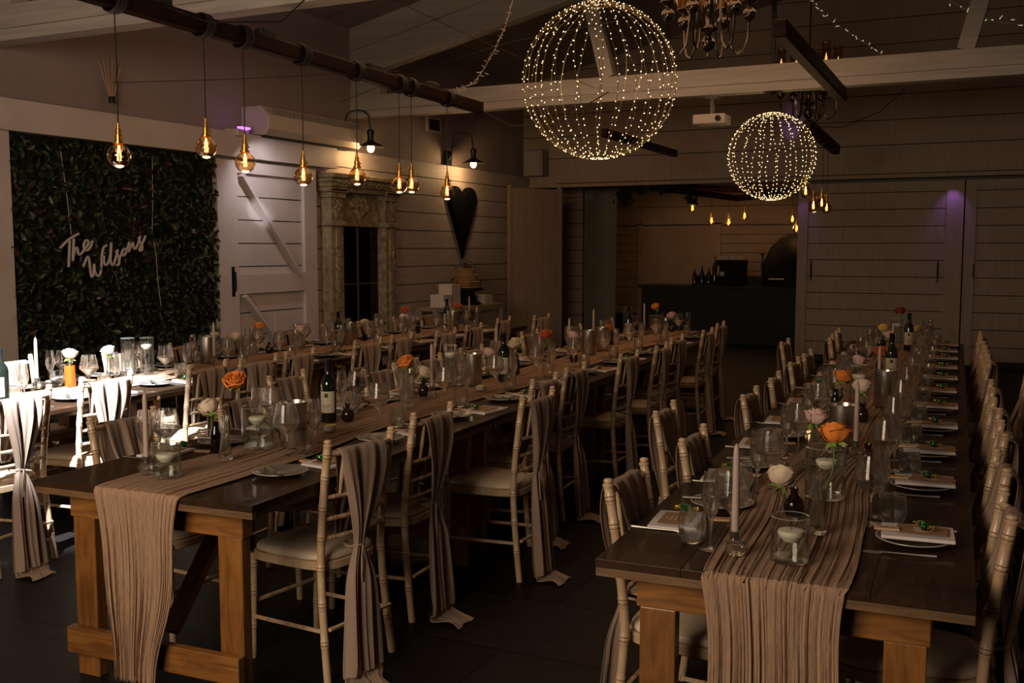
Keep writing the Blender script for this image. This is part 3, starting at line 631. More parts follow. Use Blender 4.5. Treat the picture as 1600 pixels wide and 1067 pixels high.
wire([(-4.28, 8.2, 2.84), (-4.1, 8.4, 2.72), (-3.8, 8.7, 2.74), (-3.6, 9, 2.95), (-3.5, 9.3, 3.1)], 'black cable looping from the end of the long beam', r=.006)
wire([(-7.2, 10.2, 3.35), (-5.6, 9.3, 3.45), (-4.2, 8.6, 3.5), (-3.0, 8.2, 3.5)], 'thin wire running low across the white rafter')
wire([(-1.9, 10.8, 2.86), (-1.6, 11.0, 2.85), (-1.25, 11.1, 3.0), (-1.0, 11, 3.2)], 'black cable running up right from the corded beam', r=.005)
wire([(-4.3, 4.2, 2.98), (-4.15, 4.6, 2.9), (-3.95, 5, 2.96), (-3.85, 5.2, 3.18)], 'black cable looping at the near end of the long beam', r=.005)
# ------------------------------------------------------------------ far bar
o = thing('bar_counter', 'black bar counter in the dark room beyond the opening', 'bar counter', (-4.4, 17.6, 0))
mb = MB(); mb.b2(-1.45, 1.6, -.3, .3, 0, .94); mb.build('body', M['black'], o, smooth=False)
mb = MB(); mb.b2(-1.5, 1.65, -.36, .36, .94, .99); mb.b2(-.65, 1.65, .1, .4, .99, 1.15); mb.build('countertop', M['black'], o, smooth=False)
o = thing('pizza_oven', 'large black domed oven on the far bar', 'oven', (-3.25, 17.75, .99))
mb = MB(); mb.lathe([(.58, 0), (.58, .2), (.55, .42), (.45, .64), (.3, .8), (.12, .88), (.001, .89)], 32); mb.build('dome', M['dome'], o)
mb = MB(); mb.b2(-.35, -.1, -.6, -.58, .12, .14); mb.build('handle', M['cutlery'], o, smooth=False)
o = thing('coffee_machine', 'dark coffee machine with cups on the far bar', 'coffee machine', (-4.3, 17.5, .99))
mb = MB(); mb.b2(-.22, .22, -.2, .2, 0, .12); mb.b2(-.22, .22, 0, .2, .12, .36); mb.b2(-.23, .23, -.2, .2, .34, .44); mb.build('body', M['dome'], o, smooth=False, bevel=.01)
mb = MB(); r = random.Random(2)
for i in range(7): mb.lathe([(.0, 0), (.025, 0), (.035, .06)], 12, (-.18+i*.06, -.1+.1*(i % 2), .44))
mb.build('cups', M['ceramic'], o)
mb = MB(); mb.b2(-.15, -.08, -.21, -.2, .17, .24); mb.build('front_badge', M['linen2'], o, smooth=False)
cs = thing('tall_candlestick', 'tall dark candlestick with candle on the far bar', 'candlestick', (-3.78, 17.5, 1.15))
mb = MB(); mb.lathe([(.07, 0), (.03, .03), (.015, .1), (.03, .2), (.012, .25), (.015, .36), (.05, .38), (.02, .4)], 14); mb.build('stick', M['iron'], cs)
mb = MB(); mb.lathe([(.02, .38), (.02, .72), (.0, .73)], 12); mb.build('candle', M['sponge'], cs)
for i, (x, h_) in enumerate(((-4.95, .28), (-4.82, .34), (-4.7, .3), (-4.6, .52))):
    mb = MB(); mb.lathe([(0, 0), (.038, 0), (.04, h_*.6), (.015, h_*.78), (.014, h_), (0, h_)], 14); b = mb.build('spirit_bottle', M['bottle'], loc=(x, 17.5, .99)); tag(b, 'dark bottle on the far bar, %s from the left' % ORD[i], 'bottle', 'bottles on the far bar')
mb = MB(); mb.tube([(-6.7, 16, 2.66), (-4.2, 16, 2.66)], .02, 8); struct(mb.build('trim_6', M['iron']))
# hanging frame and ivy over the far bar
o = thing('hanging_rack', 'dark timber rack hung over the far bar', 'hanging rack', (-4.2, 17.2, 2.45))
mb = MB(); mb.bar((-1.3, -.5, .2), (.2, -.5, -.02), .1, .1); mb.bar((-.8, .4, .22), (1.2, .3, .1), .1, .1); mb.bar((.2, -.5, -.02), (1.3, -.45, .12), .1, .1); mb.bar((-1.3, -.5, .2), (-.8, .4, .22), .1, .1); mb.bar((1.3, -.45, .12), (1.2, .3, .1), .1, .1); mb.build('timber', M['bar'], o, smooth=False)
for i, (x, z, n, dz) in enumerate(((-5.73, 2.6, 130, .34), (-5.46, 2.6, 40, .15), (-5.06, 2.6, 40, .15), (-4.75, 2.6, 30, .12), (-4.6, 2.6, 90, .32))):
    r = random.Random(i+11); mb = MB()
    for k in range(n):
        u = r.random(); c = (r.gauss(0, .07*(1-.4*u)), r.gauss(0, .05), .05-u*dz); s = r.uniform(.02, .045); a = r.uniform(0, 6.3)
        mb.add([(c[0]-s*cos(a), c[1], c[2]-s*sin(a)), (c[0]+s*.6*sin(a), c[1]+.02, c[2]-s*.6*cos(a)), (c[0]+s*cos(a), c[1], c[2]+s*sin(a)), (c[0]-s*.6*sin(a), c[1]-.02, c[2]+s*.6*cos(a))], [(0,1,2,3)])
    b = mb.build('hanging_ivy', M['folg'], smooth=False, loc=(x, 16.0, z)); tag(b, 'dark clump of greenery hanging at the opening top, %s from the left' % ORD[i], 'greenery', 'greenery above the far opening')
# ------------------------------------------------------------------ side table with tiered cake and boxes at the left wall
o = thing('side_table', 'white side table with boxes against the left wall under the heart', 'side table', (-6.75, 12.35, 0))
mb = MB(); mb.b2(-.28, .28, -.75, .75, .8, .85); mb.build('tabletop', M['farboards'], o, smooth=False)
for a in (-.25, .25):
    for b in (-.7, .7): q = MB(); q.b2(a-.025, a+.025, b-.025, b+.025, 0, .8); q.build('leg', M['farboards'], o, smooth=False)
ck = thing('tiered_cake', 'tan tiered cake with dried flower topper on the side table', 'cake', (-6.75, 12.45, .85))
mb = MB(); mb.lathe([(0, 0), (.2, 0), (.2, .03), (.13, .06), (.12, .18), (.24, .2), (.24, .23), (0, .23)], 24); mb.build('stand', M['dome'], ck)
mb = MB()
for k, (r0, z0, z1) in enumerate(((.21, .23, .33), (.17, .33, .42), (.13, .42, .5))):
    n = 3
    for j in range(n): a = z0+(z1-z0)*j/n; b = z0+(z1-z0)*(j+1)/n; mb.lathe([(0, a), (r0*.93, a), (r0, a+.01), (r0, b-.01), (r0*.93, b), (0, b)], 24)
mb.build('tiers', M['sponge'], ck)
mb = MB(); r = random.Random(9)
for i in range(40): mb.ball((r.gauss(0, .05), r.gauss(0, .06), .5+abs(r.gauss(0, .05))), r.uniform(.01, .025), 6, 4)
for i in range(20): a = r.uniform(0, 6.3); mb.ball((.2*cos(a), .2*sin(a), .27+r.random()*.08), .02, 6, 4)
mb.build('topper', M['floral'], ck)
for i, (y, s, z) in enumerate(((11.68, .17, .85), (11.9, .3, .85), (12.85, .12, .85))):
    mb = MB(); mb.b2(-.1, .1, -.12, .12, 0, s); b = mb.build('gift_box', M['linen2'], smooth=False, loc=(-6.7, y, z), bevel=.003); tag(b, ('low white box nearest the mirror on the side table', 'tall white box beside the cake on the side table', 'small white box right of the cake on the side table')[i], 'box')
# ------------------------------------------------------------------ trestle tables
K = .042; KR = math.atan(K)
TB = dict(right=dict(x0=-.525, hw=.485, n=4, L=1.86), middle=dict(x0=-2.755, hw=.5, n=4, L=1.98), left=dict(x0=-5.03, hw=.51, n=4, L=1.93))
def cx(t, y): return TB[t]['x0']-K*(y-2.63)
def lp(t, u, y):                       # point u metres right of the table's centre line
    return (cx(t, y)+u, y+K*u)
TOP = .76
def table(hw, L):
    o = thing('trestle_table', 'x', 'table')                    # origin at near end, centre, floor
    mb = MB(); n = 4; w_ = 2*hw/n
    for i in range(n): mb.b2(-hw+i*w_+.0004, -hw+(i+1)*w_-.0006, 0, L-.002, TOP-.024, TOP)
    mb.build('tabletop', M['top'], o, smooth=False, bevel=.0012)
    mb = MB(); mb.b2(-hw+.002, hw-.002, .001, .02, TOP-.048, TOP-.0245); mb.b2(-hw+.01, hw-.01, .02, L-.02, TOP-.048, TOP-.0245); mb.build('batten', M['topedge'], o, smooth=False)
    for ye, s in ((.1, 1), (L-.1, -1)):
        mb = MB(); mb.b2(-hw+.1, hw-.1, ye-.03, ye+.03, TOP-.145, TOP-.05); mb.build('crossbeam', M['pineh'], o, smooth=False, bevel=.004)
        for sx in (-1, 1):
            mb = MB(); x = sx*(hw-.16); mb.b2(x-.052, x+.052, ye-.024, ye+.024, 0, TOP-.145); mb.build('leg', M['pine'], o, smooth=False, bevel=.004)
        mb = MB(); mb.b2(-hw+.1, hw-.1, ye-.05*s-.018, ye-.05*s+.018, .1, .2); mb.build('stretcher', M['pineh'], o, smooth=False, bevel=.004)
        mb = MB(); mb.bar((0, ye+.04*s, .2), (0, ye+.5*s, TOP-.05), .07, .03); mb.build('brace', M['pine'], o, smooth=False)
    return o
for t, d in TB.items():
    p = Proto(table(d['hw'], d['L']))
    for i in range(d['n']):
        y = 2.63+i*d['L']; nm = ['nearest section', 'second section from the front', 'third section from the front', 'farthest section'][i]
        p.put((cx(t, y), y, 0), KR, 'dark topped pine trestle table, %s of the %s row' % (nm, t), 'trestle tables in long rows')
# runners
def runner(t, hwid, drop, seed, wend, off=0., ylast=None):
    d = TB[t]; L = d['n']*d['L']-.2; r = random.Random(seed); nu = 130
    ks = [(r.uniform(8, 44), r.uniform(0, 6.3), r.uniform(.3, 1), r.uniform(-1.6, 1.6)) for _ in range(12)]
    def ridge(u, s): return sum(a*sin(2*pi*k*u+ph+sl*s*2+.5*sin(s*3+ph)) for k, ph, a, sl in ks)/3
    def fn(u, v):
        s = -drop+v*(L+drop); uu = 2*u-1
        wv = .03*sin(s*1.7+seed)+.015*sin(s*4.1)
        if s >= 0:
            hw = hwid*(1+.07*sin(s*2.3)+.03*sin(s*7+uu)); x = off+(-.3*0)+uu*hw+wv*min(1, s); z = TOP+.005+.0032*(ridge(u, s)+1)
            ee = max(0, .03-s)/.03; return (x+.006*ridge(u+.3, s), s-.004, z-.004*ee)
        q = -s/drop; hw = hwid*(1-q*(1-wend)-.04*sin(q*9)); x = off+uu*hw+.02*q*sin(q*5)+.004*ridge(u+.2, s*2)
        return (x, -.012-.0055*ridge(u, s)*(.5+q)-.01*q, TOP+.004-drop*q)
    mb = MB()
    dn = 44; vs = [j/dn*drop/(L+drop) for j in range(dn)]+[(drop+L*j/170)/(L+drop) for j in range(171)]
    v = [fn(i/nu, q) for q in vs for i in range(nu+1)]; nv = len(vs)-1
    mb.add(v, [(j*(nu+1)+i, j*(nu+1)+i+1, (j+1)*(nu+1)+i+1, (j+1)*(nu+1)+i) for j in range(nv) for i in range(nu)])
    o = mb.build('table_runner', M['runner'], loc=(cx(t, 2.63), 2.63, 0)); o.rotation_euler.z = KR
    so = o.modifiers.new('thickness', 'SOLIDIFY'); so.thickness = .0015
    tag(o, 'crinkled peach gauze runner draped along the %s row of tables' % t, 'table runner', 'gauze runners')
runner('right', .185, .7, 3, .72); runner('middle', .195, .7, 8, .5); runner('left', .19, .5, 5, .7)
# ------------------------------------------------------------------ chairs
def chair(seed, sash=True):
    r = random.Random(seed); o = thing('banquet_chair', 'x', 'chair')
    def bamboo(pts, rr, rings, nm, seg=10, step=.05):
        from mathutils import Vector as V
        # stations along the polyline with double rings
        P = [V(p) for p in pts]; cum = [0]
        for i in range(1, len(P)): cum.append(cum[-1]+(P[i]-P[i-1]).length)
        L = cum[-1]; st = [(s*L/14, rr) for s in range(15)]
        sts = [(s, rr, 0) for s, _ in st if all(abs(s-g*L) > .02 for g in rings)]
        for g in rings:
            c = g*L
            for ds, f, mi in ((-.016, 1, 0), (-.012, 1.13, 0), (-.0085, 1.13, 1), (-.0055, 1.02, 0), (-.002, 1.1, 0), (.002, 1.1, 0), (.0055, 1.02, 1), (.0085, 1.13, 0), (.012, 1.13, 0), (.016, 1, 0)):
                if 0 < c+ds < L: sts.append((c+ds, rr*f, mi))
        sts.sort(); pp = []; rd = []; mis = []
        for s, q, mi in sts:
            k = max(i for i in range(len(cum)) if cum[i] <= s+1e-9); k = min(k, len(P)-2)
            f = (s-cum[k])/(cum[k+1]-cum[k]); pp.append(P[k]+(P[k+1]-P[k])*f); rd.append(q); mis.append(mi)
        mb = MB(); mb.tube(pp, rd, seg, mis=mis); return mb.build(nm, [M['chair'], M['ring']], o)
    def post(s):
        pts = []
        for k in range(17):
            z = .9*k/16
            if z < .45: q = z/.45; x = -.042*(1-q)**1.4; y = .165+.016*(1-q)
            else: q = (z-.45)/.45; x = -.055*q**1.4; y = .165+.009*q
            pts.append((x, s*y, z))
        return pts
    for s in (-1, 1):
        b = bamboo(post(s), .0155, (.16, .32, .47, .6, .73, .86, .955), 'back_post')
        mb = MB(); mb.lathe([(.0155, 0), (.018, .004), (.018, .01), (.012, .014), (.016, .02), (.013, .027), (0, .03)], 10, (-.055, s*.174, .893)); mb.build('finial', M['chair'], b)
        bamboo([(.375, s*.175, 0), (.362, s*.172, .43)], .0145, (.3, .62, .88), 'front_leg')
        bamboo([(-.02, s*.172, .185), (.368, s*.174, .17)], .0085, (.25, .5, .75), 'stretcher', 6)
    bamboo([(.37, -.173, .23), (.37, .173, .23)], .0085, (.25, .5, .75), 'stretcher', 6)
    bamboo([(-.045, -.17, .2), (-.045, .17, .2)], .0085, (.3, .7), 'stretcher', 6)
    # seat frame and cushion: rounded-front outline
    def outl(f, ex=0):
        n = 40; out = []
        for i in range(n):
            a = 2*pi*i/n; c, s_ = cos(a), sin(a); e = 2/4.2
            X = (abs(c)**e)*(1 if c > 0 else -1); Y = (abs(s_)**e)*(1 if s_ > 0 else -1)
            w_ = .2*(1-.09*(1-X)); out.append((.19+X*.205*f, Y*w_*f))
        return out
    def slab(layers, m, nm):
        mb = MB(); n = 40
        for f, z in layers:
            for a, b in outl(f): mb.v.append((a, b, z))
        for l in range(len(layers)-1):
            for i in range(n): mb.f.append((l*n+i, l*n+(i+1) % n, (l+1)*n+(i+1) % n, (l+1)*n+i)); mb.m.append(0)
        mb.f.append(tuple(range(n-1, -1, -1))); mb.m.append(0); q = (len(layers)-1)*n; mb.f.append(tuple(q+i for i in range(n))); mb.m.append(0)
        return mb.build(nm, m, o)
    slab([(.96, .405), (1, .41), (1, .437), (.98, .441)], M['chair'], 'seat_frame')
    slab([(.93, .441), (.965, .447), (.965, .458), (.93, .467), (.8, .474), (.5, .478), (.1, .479)], M['cushion'], 'seat_cushion')
    def bow(z, d, x0): return [(x0-d*(1-((2*k/10)-1)**2), -.17+.34*k/10, z) for k in range(11)]
    mb = MB(); mb.tube(bow(.868, .03, -.05), .0125, 10); mb.build('top_rail', M['chair'], o)
    for z, x0 in ((.70, -.027), (.615, -.013), (.54, -.006)): bamboo(bow(z, .028, x0), .0085, (.15, .32, .5, .68, .85), 'back_rail', 8)
    for k in range(4):
        y = -.105+.07*k; d = (1-(y/.17)**2); z0, z1 = .70, .868
        mb = MB(); mb.tube([(-.027-.028*d+(-.025)*q, y, z0+(z1-z0)*q) for q in (0, .15, .5, .85, 1)], [.005, .0065, .0085, .0065, .005], 8); mb.build('spindle', M['chair'], o)
    # sash
    if sash:
        ofs = r.choice((.02, .035, .0)); ph = r.uniform(0, 6); fl = r.uniform(-.04, .06); tail = r.uniform(.08, .2); zt = .51+r.uniform(-.02, .02)
        path = [(.04, zt+.03, .024, .010), (.02, .62, .05, .012), (-.03, .76, .085, .012), (-.052, .868, .1, .006), (-.07, .886, .1, .003), (-.092, .87, .1, .006), (-.095, .78, .09, .013), (-.085, .66, .06, .015), (-.07, .56, .032, .013), (-.062, zt, .02, .009), (-.068, zt-.05, .034, .013), (-.085, .36, .058, .02), (-.1, .2, .072, .024), (-.115, .06, .082, .024), (-.125, .008, .088, .012), (-.145, .006, .082, .006), (-.17-tail*.35, .016, .05, .005), (-.18-tail*.7, .005, .062, .003)]
        cyv = [0, 0, 0, 0, 0, 0, 0, 0, .0, .0, 0, .008, .015, .02, .02, .03, .06, .08]
        cyv = [c+(fl*max(0, (i-9))/8) for i, c in enumerate(cyv)]
        def cr(P, t):
            n = len(P)-1; t = min(max(t*n, 0), n-1e-6); k = int(t); f = t-k
            p0, p1, p2, p3 = P[max(k-1, 0)], P[k], P[k+1], P[min(k+2, n)]
            return [.5*(2*b+(c-a)*f+(2*a-5*b+4*c-d)*f*f+(3*b-a-3*c+d)*f**3) for a, b, c, d in zip(p0, p1, p2, p3)]
        full = [p+(c,) for p, c in zip(path, cyv)]
        def fn(u, v):
            x, z, hw, am, cyy = cr(full, v); uu = 2*u-1
            pl = am*(sin(uu*7.5+ph)+.5*sin(uu*16+ph*2+v*2))*.75
            y = ofs+cyy+uu*hw*1.2+.006*sin(v*20+uu*3)
            if v > .8: return (x+.006*sin(uu*4+ph)*(v-.8)*5, y, max(.004, z+abs(pl)*.8+.004*sin(uu*3+ph)**2))
            k = 1 if z > .02 else .3
            return (x-(pl if v > .25 else -pl)*k-(.006 if v > .25 else -.0), y, z)
        mb = MB(); mb.grid(26, 68, fn); sh = mb.build('sash', M['sash'], o)
        so = sh.modifiers.new('thickness', 'SOLIDIFY'); so.thickness = .0018
        mb = MB()
        ring = [(-.03+.042*cos(a)-.004, ofs+.034*sin(a), zt+.004*sin(3*a)) for a in [2*pi*k/20 for k in range(21)]]
        mb.tube(ring, .0045, 6, cap=False); mb.tube([(-.078, ofs, zt), (-.09, ofs+.02, zt-.05), (-.1, ofs+.03, zt-.13), (-.09, ofs+.012, zt-.09), (-.08, ofs, zt)], .0028, 5)
        mb.build('tie', M['band'], sh)
    return o
CH = [Proto(chair(s)) for s in (1, 4, 9)]
SEATS = {
 ('middle', 'right'): [(-2.2, 3.22, -11), (-2.28, 3.89, 0), (-2.08, 4.58, -3), (-2.3, 5.15, 0), (-2.345, 5.71, 2), (-2.315, 6.6, -2), (-2.3, 7.27, 3), (-2.4, 8.0, 0), (-2.37, 8.82, 0), (-2.47, 9.65, 2)],
 ('middle', 'left'): [(-3.42, 3.2, -3), (-3.35, 3.88, 2), (-3.68, 4.65, 3), (-3.38, 5.14, 0), (-3.43, 5.81, 2), (-3.48, 6.5, 0), (-3.5, 7.1, 4), (-3.7, 7.97, 0), (-3.6, 8.75, 3), (-3.61, 9.6, 0)],
 ('left', 'right'): [(-4.43, 3.5, 3), (-4.55, 4.15, -2), (-4.46, 4.86, 2), (-4.4, 5.27, -3), (-4.44, 5.75, 3), (-4.48, 6.66, -3), (-4.5, 7.18, 2), (-4.42, 7.78, 0), (-4.49, 8.43, 3), (-4.66, 9.4, 3), (-4.5, 10.0, -4)],
 ('left', 'left'): [(-5.84, 4.53, 0), (-5.6, 5.25, 4), (-5.62, 5.9, 0), (-5.68, 6.6, 2), (-5.7, 7.3, 0), (-5.7, 7.9, -2), (-5.66, 8.4, 0), (-5.7, 9.1, 2), (-5.8, 9.8, 2)],
 ('right', 'left'): [(-1.08, 3.07, -2), (-1.075, 3.82, 0), (-1.37, 4.4, 2), (-1.14, 5.06, 0), (-1.16, 5.76, 2), (-1.21, 6.6, 0), (-1.225, 7.16, 0), (-1.54, 7.99, 0), (-1.28, 8.55, 3), (-1.33, 9.25, 2)],
 ('right', 'right'): [(.02, 3.13, 1), (.0, 3.76, 3), (.0, 4.45, 0), (-.03, 5.13, 2), (-.06, 5.87, 0), (.12, 6.6, -2), (-.1, 7.3, 0), (-.13, 8.0, 0), (-.17, 8.7, 2), (-.2, 9.4, 0)]}
ci = 0
for (t, side), L in SEATS.items():
    for i, (x, y, a) in enumerate(L):
        s = -1 if side == 'right' else 1                 # faces the table
        rz = (pi if side == 'right' else 0)+KR+R(a)
        CH[(ci*7+i*3) % 3].put((x+.055*s*(1), y, 0), rz, 'limewashed chair with taupe sash, %s from the front, %s side of the %s row' % (ORD[i], side, t), 'limewashed chairs along the tables'); ci += 1
# ------------------------------------------------------------------ tableware
def P_(o): return Proto(o)
def wine_glass():
    o = thing('wine_glass', 'x', 'wine glass'); mb = MB()
    mb.lathe([(.0, .002), (.037, .002), (.038, .0035), (.012, .006), (.0045, .012), (.0038, .05), (.0042, .085), (.008, .094), (.024, .108), (.0515, .136), (.0535, .143), (.052, .15), (.0375, .215), (.0368, .215), (.0505, .15), (.051, .143), (.022, .111), (.0, .1)], 32)
    mb.build('glass', M['glass'], o); return o
def lone(o, label, cat): return tag(o, label, cat)
def mk_lathe(name, cat, pr, m, seg=28, mod=None, rims=()):
    mb = MB(); mb.lathe(pr, seg, mod=mod, rims=rims); return tag(mb.build(name, [m, M['rim_glint']]), 'x', cat)
G = {}
G['wine'] = P_(mk_lathe('wine_glass', 'wine glass', [(.0, .002), (.037, .002), (.038, .0035), (.012, .006), (.0045, .012), (.0038, .05), (.0042, .085), (.008, .094), (.024, .108), (.0535, .139), (.0555, .146), (.054, .153), (.0385, .222), (.0378, .222), (.0525, .153), (.053, .146), (.022, .112), (.0, .102)], M['glass'], 32, rims=(12,)))
G['flute'] = P_(mk_lathe('champagne_flute', 'champagne flute', [(.0, .002), (.032, .002), (.033, .0035), (.01, .006), (.004, .012), (.0035, .06), (.006, .085), (.018, .11), (.0265, .135), (.0275, .15), (.025, .19), (.0215, .228), (.0208, .228), (.0245, .19), (.0265, .15), (.016, .112), (.0, .092)], M['glass'], 26, rims=(11,)))
G['tumbler'] = P_(mk_lathe('tumbler', 'tumbler', [(.0, .003), (.024, .002), (.03, .008), (.038, .03), (.041, .05), (.040, .07), (.036, .1), (.0352, .1), (.0388, .07), (.0395, .05), (.035, .03), (.026, .014), (.0, .012)], M['cut'], 32, rims=(6,),
    mod=lambda r, z, a: r*(1+(.05*abs(sin(4*a+z*60))-.02 if .012 < z < .06 else 0))))
def plate():
    o = thing('side_plate', 'x', 'plate'); mb = MB(); mb.lathe([(.0, .004), (.05, .002), (.062, .004), (.09, .016), (.103, .021), (.1, .019+.004), (.088, .0195), (.06, .009), (.0, .008)], 36); mb.build('dish', M['plate'], o)
    mb = MB(); mb.lathe([(.1005, .0225), (.1045, .0225), (.105, .021), (.103, .0195)], 36); mb.build('rim', M['rim'], o); return o
G['plate'] = P_(plate())
def napkin():
    mb = MB()
    for k in range(3):
        z = .003+k*.0042; s = 1-.01*k
        mb.grid(8, 8, lambda u, v: ((u-.5)*.15*s, (v-.5)*.2*s, z+.002*sin(u*5+k)*sin(v*4)))
    mb.b2(-.075, .075, -.1, .1, 0, .011); o = mb.build('linen_napkin', M['napkin'], smooth=False, bevel=.004); return tag(o, 'x', 'napkin')
G['napkin'] = P_(napkin())
def menu():
    o = thing('menu_card', 'x', 'menu card'); mb = MB(); mb.b2(-.048, .048, -.07, .07, 0, .0012); mb.build('card', M['card'], o, smooth=False)
    mb = MB()
    for i, w_ in enumerate((.02, .05, .04, .055, .035)): mb.b2(.03-i*.014-.0015, .03-i*.014+.0015, -w_/2, w_/2, .0012, .0017)
    mb.build('print', M['cardp'], o, smooth=False); return o
G['menu'] = P_(menu())
def peg():
    o = thing('wooden_name_peg', 'x', 'name peg'); mb = MB(); mb.b2(-.035, .035, -.016, .016, 0, .006); mb.build('tag', M['tag'], o, smooth=False, bevel=.001)
    mb = MB()
    for k in range(5): mb.b2(-.02+k*.008, -.016+k*.008, -.004, .003, .006, .0064)
    mb.build('print', M['ink'], o, smooth=False); return o
G['peg'] = P_(peg())
def favour():
    o = thing('wrapped_sweet', 'x', 'sweet'); mb = MB(); r = random.Random(3)
    mb.lathe([(.001, -.022), (.012, -.017), (.014, 0), (.012, .017), (.001, .022)], 12); mb.v = [(a, c, b+.013) for a, b, c in mb.v]; mb.build('green_wrap', M['green'], o)
    for s in (-1, 1):
        mb = MB(); mb.grid(8, 3, lambda u, v: (.0+(u-.5)*.02*(1+v*1.2), s*(.017+.018*v), .013+.006*sin(u*20)*(.3+v))); mb.build('twist', M['gold'], o)
    return o
G['sweet'] = P_(favour())
def knife():
    mb = MB(); mb.grid(6, 10, lambda u, v: ((u-.5)*.018*(1-.6*max(0, v-.8)/.2), v*.11, .002)); mb.tube([(0, 0, .003), (0, -.05, .003), (0, -.1, .003)], [.004, .005, .006], 8)
    o = mb.build('knife', M['cutlery']); o.modifiers.new('thickness', 'SOLIDIFY').thickness = .0015; return tag(o, 'x', 'knife')
G['knife'] = P_(knife())
def fork():
    mb = MB(); mb.tube([(0, -.1, .003), (0, -.05, .003), (0, .03, .004), (0, .05, .003)], [.006, .004, .003, .006], 8)
    mb.b2(-.011, .011, .045, .06, .001, .003)
    for k in range(4): mb.b2(-.011+k*.0063, -.0085+k*.0063, .06, .1, .0015, .003)
    return tag(mb.build('fork', M['cutlery']), 'x', 'fork')
G['fork'] = P_(fork())
ROWS = {('middle', 'right'): [3.15, 3.9, 4.6, 5.25, 5.9, 6.6, 7.3, 8.0, 8.8, 9.65], ('middle', 'left'): [3.2, 3.9, 4.6, 5.2, 5.85, 6.5, 7.2, 7.95, 8.8, 9.6],
 ('left', 'right'): [3.55, 4.2, 4.86, 5.5, 6.1, 6.75, 7.4, 8.0, 8.7, 9.4], ('left', 'left'): [4.0, 4.7, 5.35, 6.0, 6.65, 7.3, 7.95, 8.6, 9.3],
 ('right', 'left'): [3.08, 3.78, 4.48, 5.15, 5.85, 6.55, 7.2, 7.95, 8.7, 9.4], ('right', 'right'): [3.13, 3.87, 4.5, 5.15, 5.8, 6.45, 7.1, 7.75, 8.4, 9.0, 9.6]}
PL = dict(wine='clear angular wine glass', flute='clear champagne flute', tumbler='cut glass tumbler', plate='grey side plate', napkin='folded white napkin', menu='brown menu card', sweet='green wrapped sweet', knife='steel knife', fork='steel fork', peg='small wooden name tag')
for (t, side), ys in ROWS.items():
    s = 1 if side == 'right' else -1; hw = TB[t]['hw']
    for i, y in enumerate(ys):
        r = random.Random(hash_ := (i*31+len(t)*7+len(side)*3))
        def put(k, u, dy, dz=0, rz=0.):
            x, yy = lp(t, s*u, y+dy*1.0); G[k].put((x+r.gauss(0, .004), yy+r.gauss(0, .006), TOP+dz+.0005), KR+rz+(0 if s > 0 else pi), '%s, %s setting from the front, %s side, %s row' % (PL[k], ORD[i], side, t), PL[k]+'s at the settings')
        if (t, side) == ('right', 'right'):
            put('plate', hw-.16, 0); put('napkin', hw-.15, .02, .024, pi/2+.05); put('menu', hw-.13, .02, .039, pi/2); put('sweet', hw-.14, .02, .0405, .3); put('peg', hw-.235, -.005, .039, .1)
            put('knife', hw-.15, .17, 0, pi/2); put('fork', hw-.2, -.125, 0, pi/2+.1)
            put('wine', hw-.30, .16); put('flute', hw-.27, .27); put('tumbler', hw-.225, .2)
        elif side == 'left':
            put('napkin', hw-.12, 0, 0, .05); put('menu', hw-.12, .0, .0145, .05); put('sweet', hw-.13, .09, .015, 1.2); put('plate', hw-.2, .24 if i else .26); put('peg', hw-.235, .09, .0, .2)
            put('fork', hw-.1, -.115, 0, pi/2); put('knife', hw-.18, .25, .024, pi/2+.2)
            e = {'right': .0, 'middle': -.045, 'left': -.03}[t]
            put('wine', hw-.31-e, -.15); put('flute', hw-.28-e, -.24); put('tumbler', hw-.215+e, -.19)
        else:
            q = s
            put('plate', hw-.2, -.1*1); put('napkin', hw-.14, .16, 0, -.15); put('menu', hw-.14, .16, .0145, -.1); put('sweet', hw-.17, .13, .016, .5); put('peg', hw-.27, .16, .0, -.4)
            put('knife', hw-.2, -.13, .024, .9); put('fork', hw-.16, .3, 0, pi/2)
            put('wine', hw-.385, .2); put('flute', hw-.33, .34); put('tumbler', hw-.32, .26)
# centre pieces ---------------------------------------------------
def vase_proto(R_, H_, fill):
    o = thing('cylinder_vase', 'x', 'vase'); mb = MB()
    mb.lathe([(0, .001), (R_-.004, .001), (R_, .004), (R_, H_), (R_-.002, H_+.0015), (R_-.004, H_), (R_-.004, .012), (0, .012)], 36, rims=(3, 4)); mb.build('glass', [M['thick'], M['rim_glint']], o)
    mb = MB(); mb.lathe([(0, .013), (R_-.005, .013), (R_-.005, fill), (0, fill)], 32); mb.build('water', M['water'], o); return o
VA = {'s': (P_(vase_proto(.052, .125, .075)), .075), 'm': (P_(vase_proto(.068, .175, .12)), .12), 't': (P_(vase_proto(.045, .25, .19)), .19)}
def candle_f():
    o = thing('floating_candle', 'x', 'floating candle'); mb = MB(); mb.lathe([(0, -.02), (.02, -.02), (.033, -.006), (.036, .004), (.034, .01), (.014, .014), (.0, .012)], 28); mb.build('wax', M['wax'], o)
    mb = MB(); mb.tube([(0, 0, .01), (.001, 0, .024)], .0012, 5); mb.build('wick', M['wick'], o); return o
FC = P_(candle_f())
def holder():
    mb = MB(); mb.lathe([(0, .001), (.027, .001), (.028, .006), (.026, .03), (.028, .034), (.02, .038), (.016, .044), (.017, .066), (.012, .066), (.012, .04), (0, .035)], 24, mod=lambda r, z, a: r*(1+.04*sin(12*a)*(r > .02))); return tag(mb.build('candle_holder', M['cut']), 'x', 'candle holder')
HO = P_(holder())
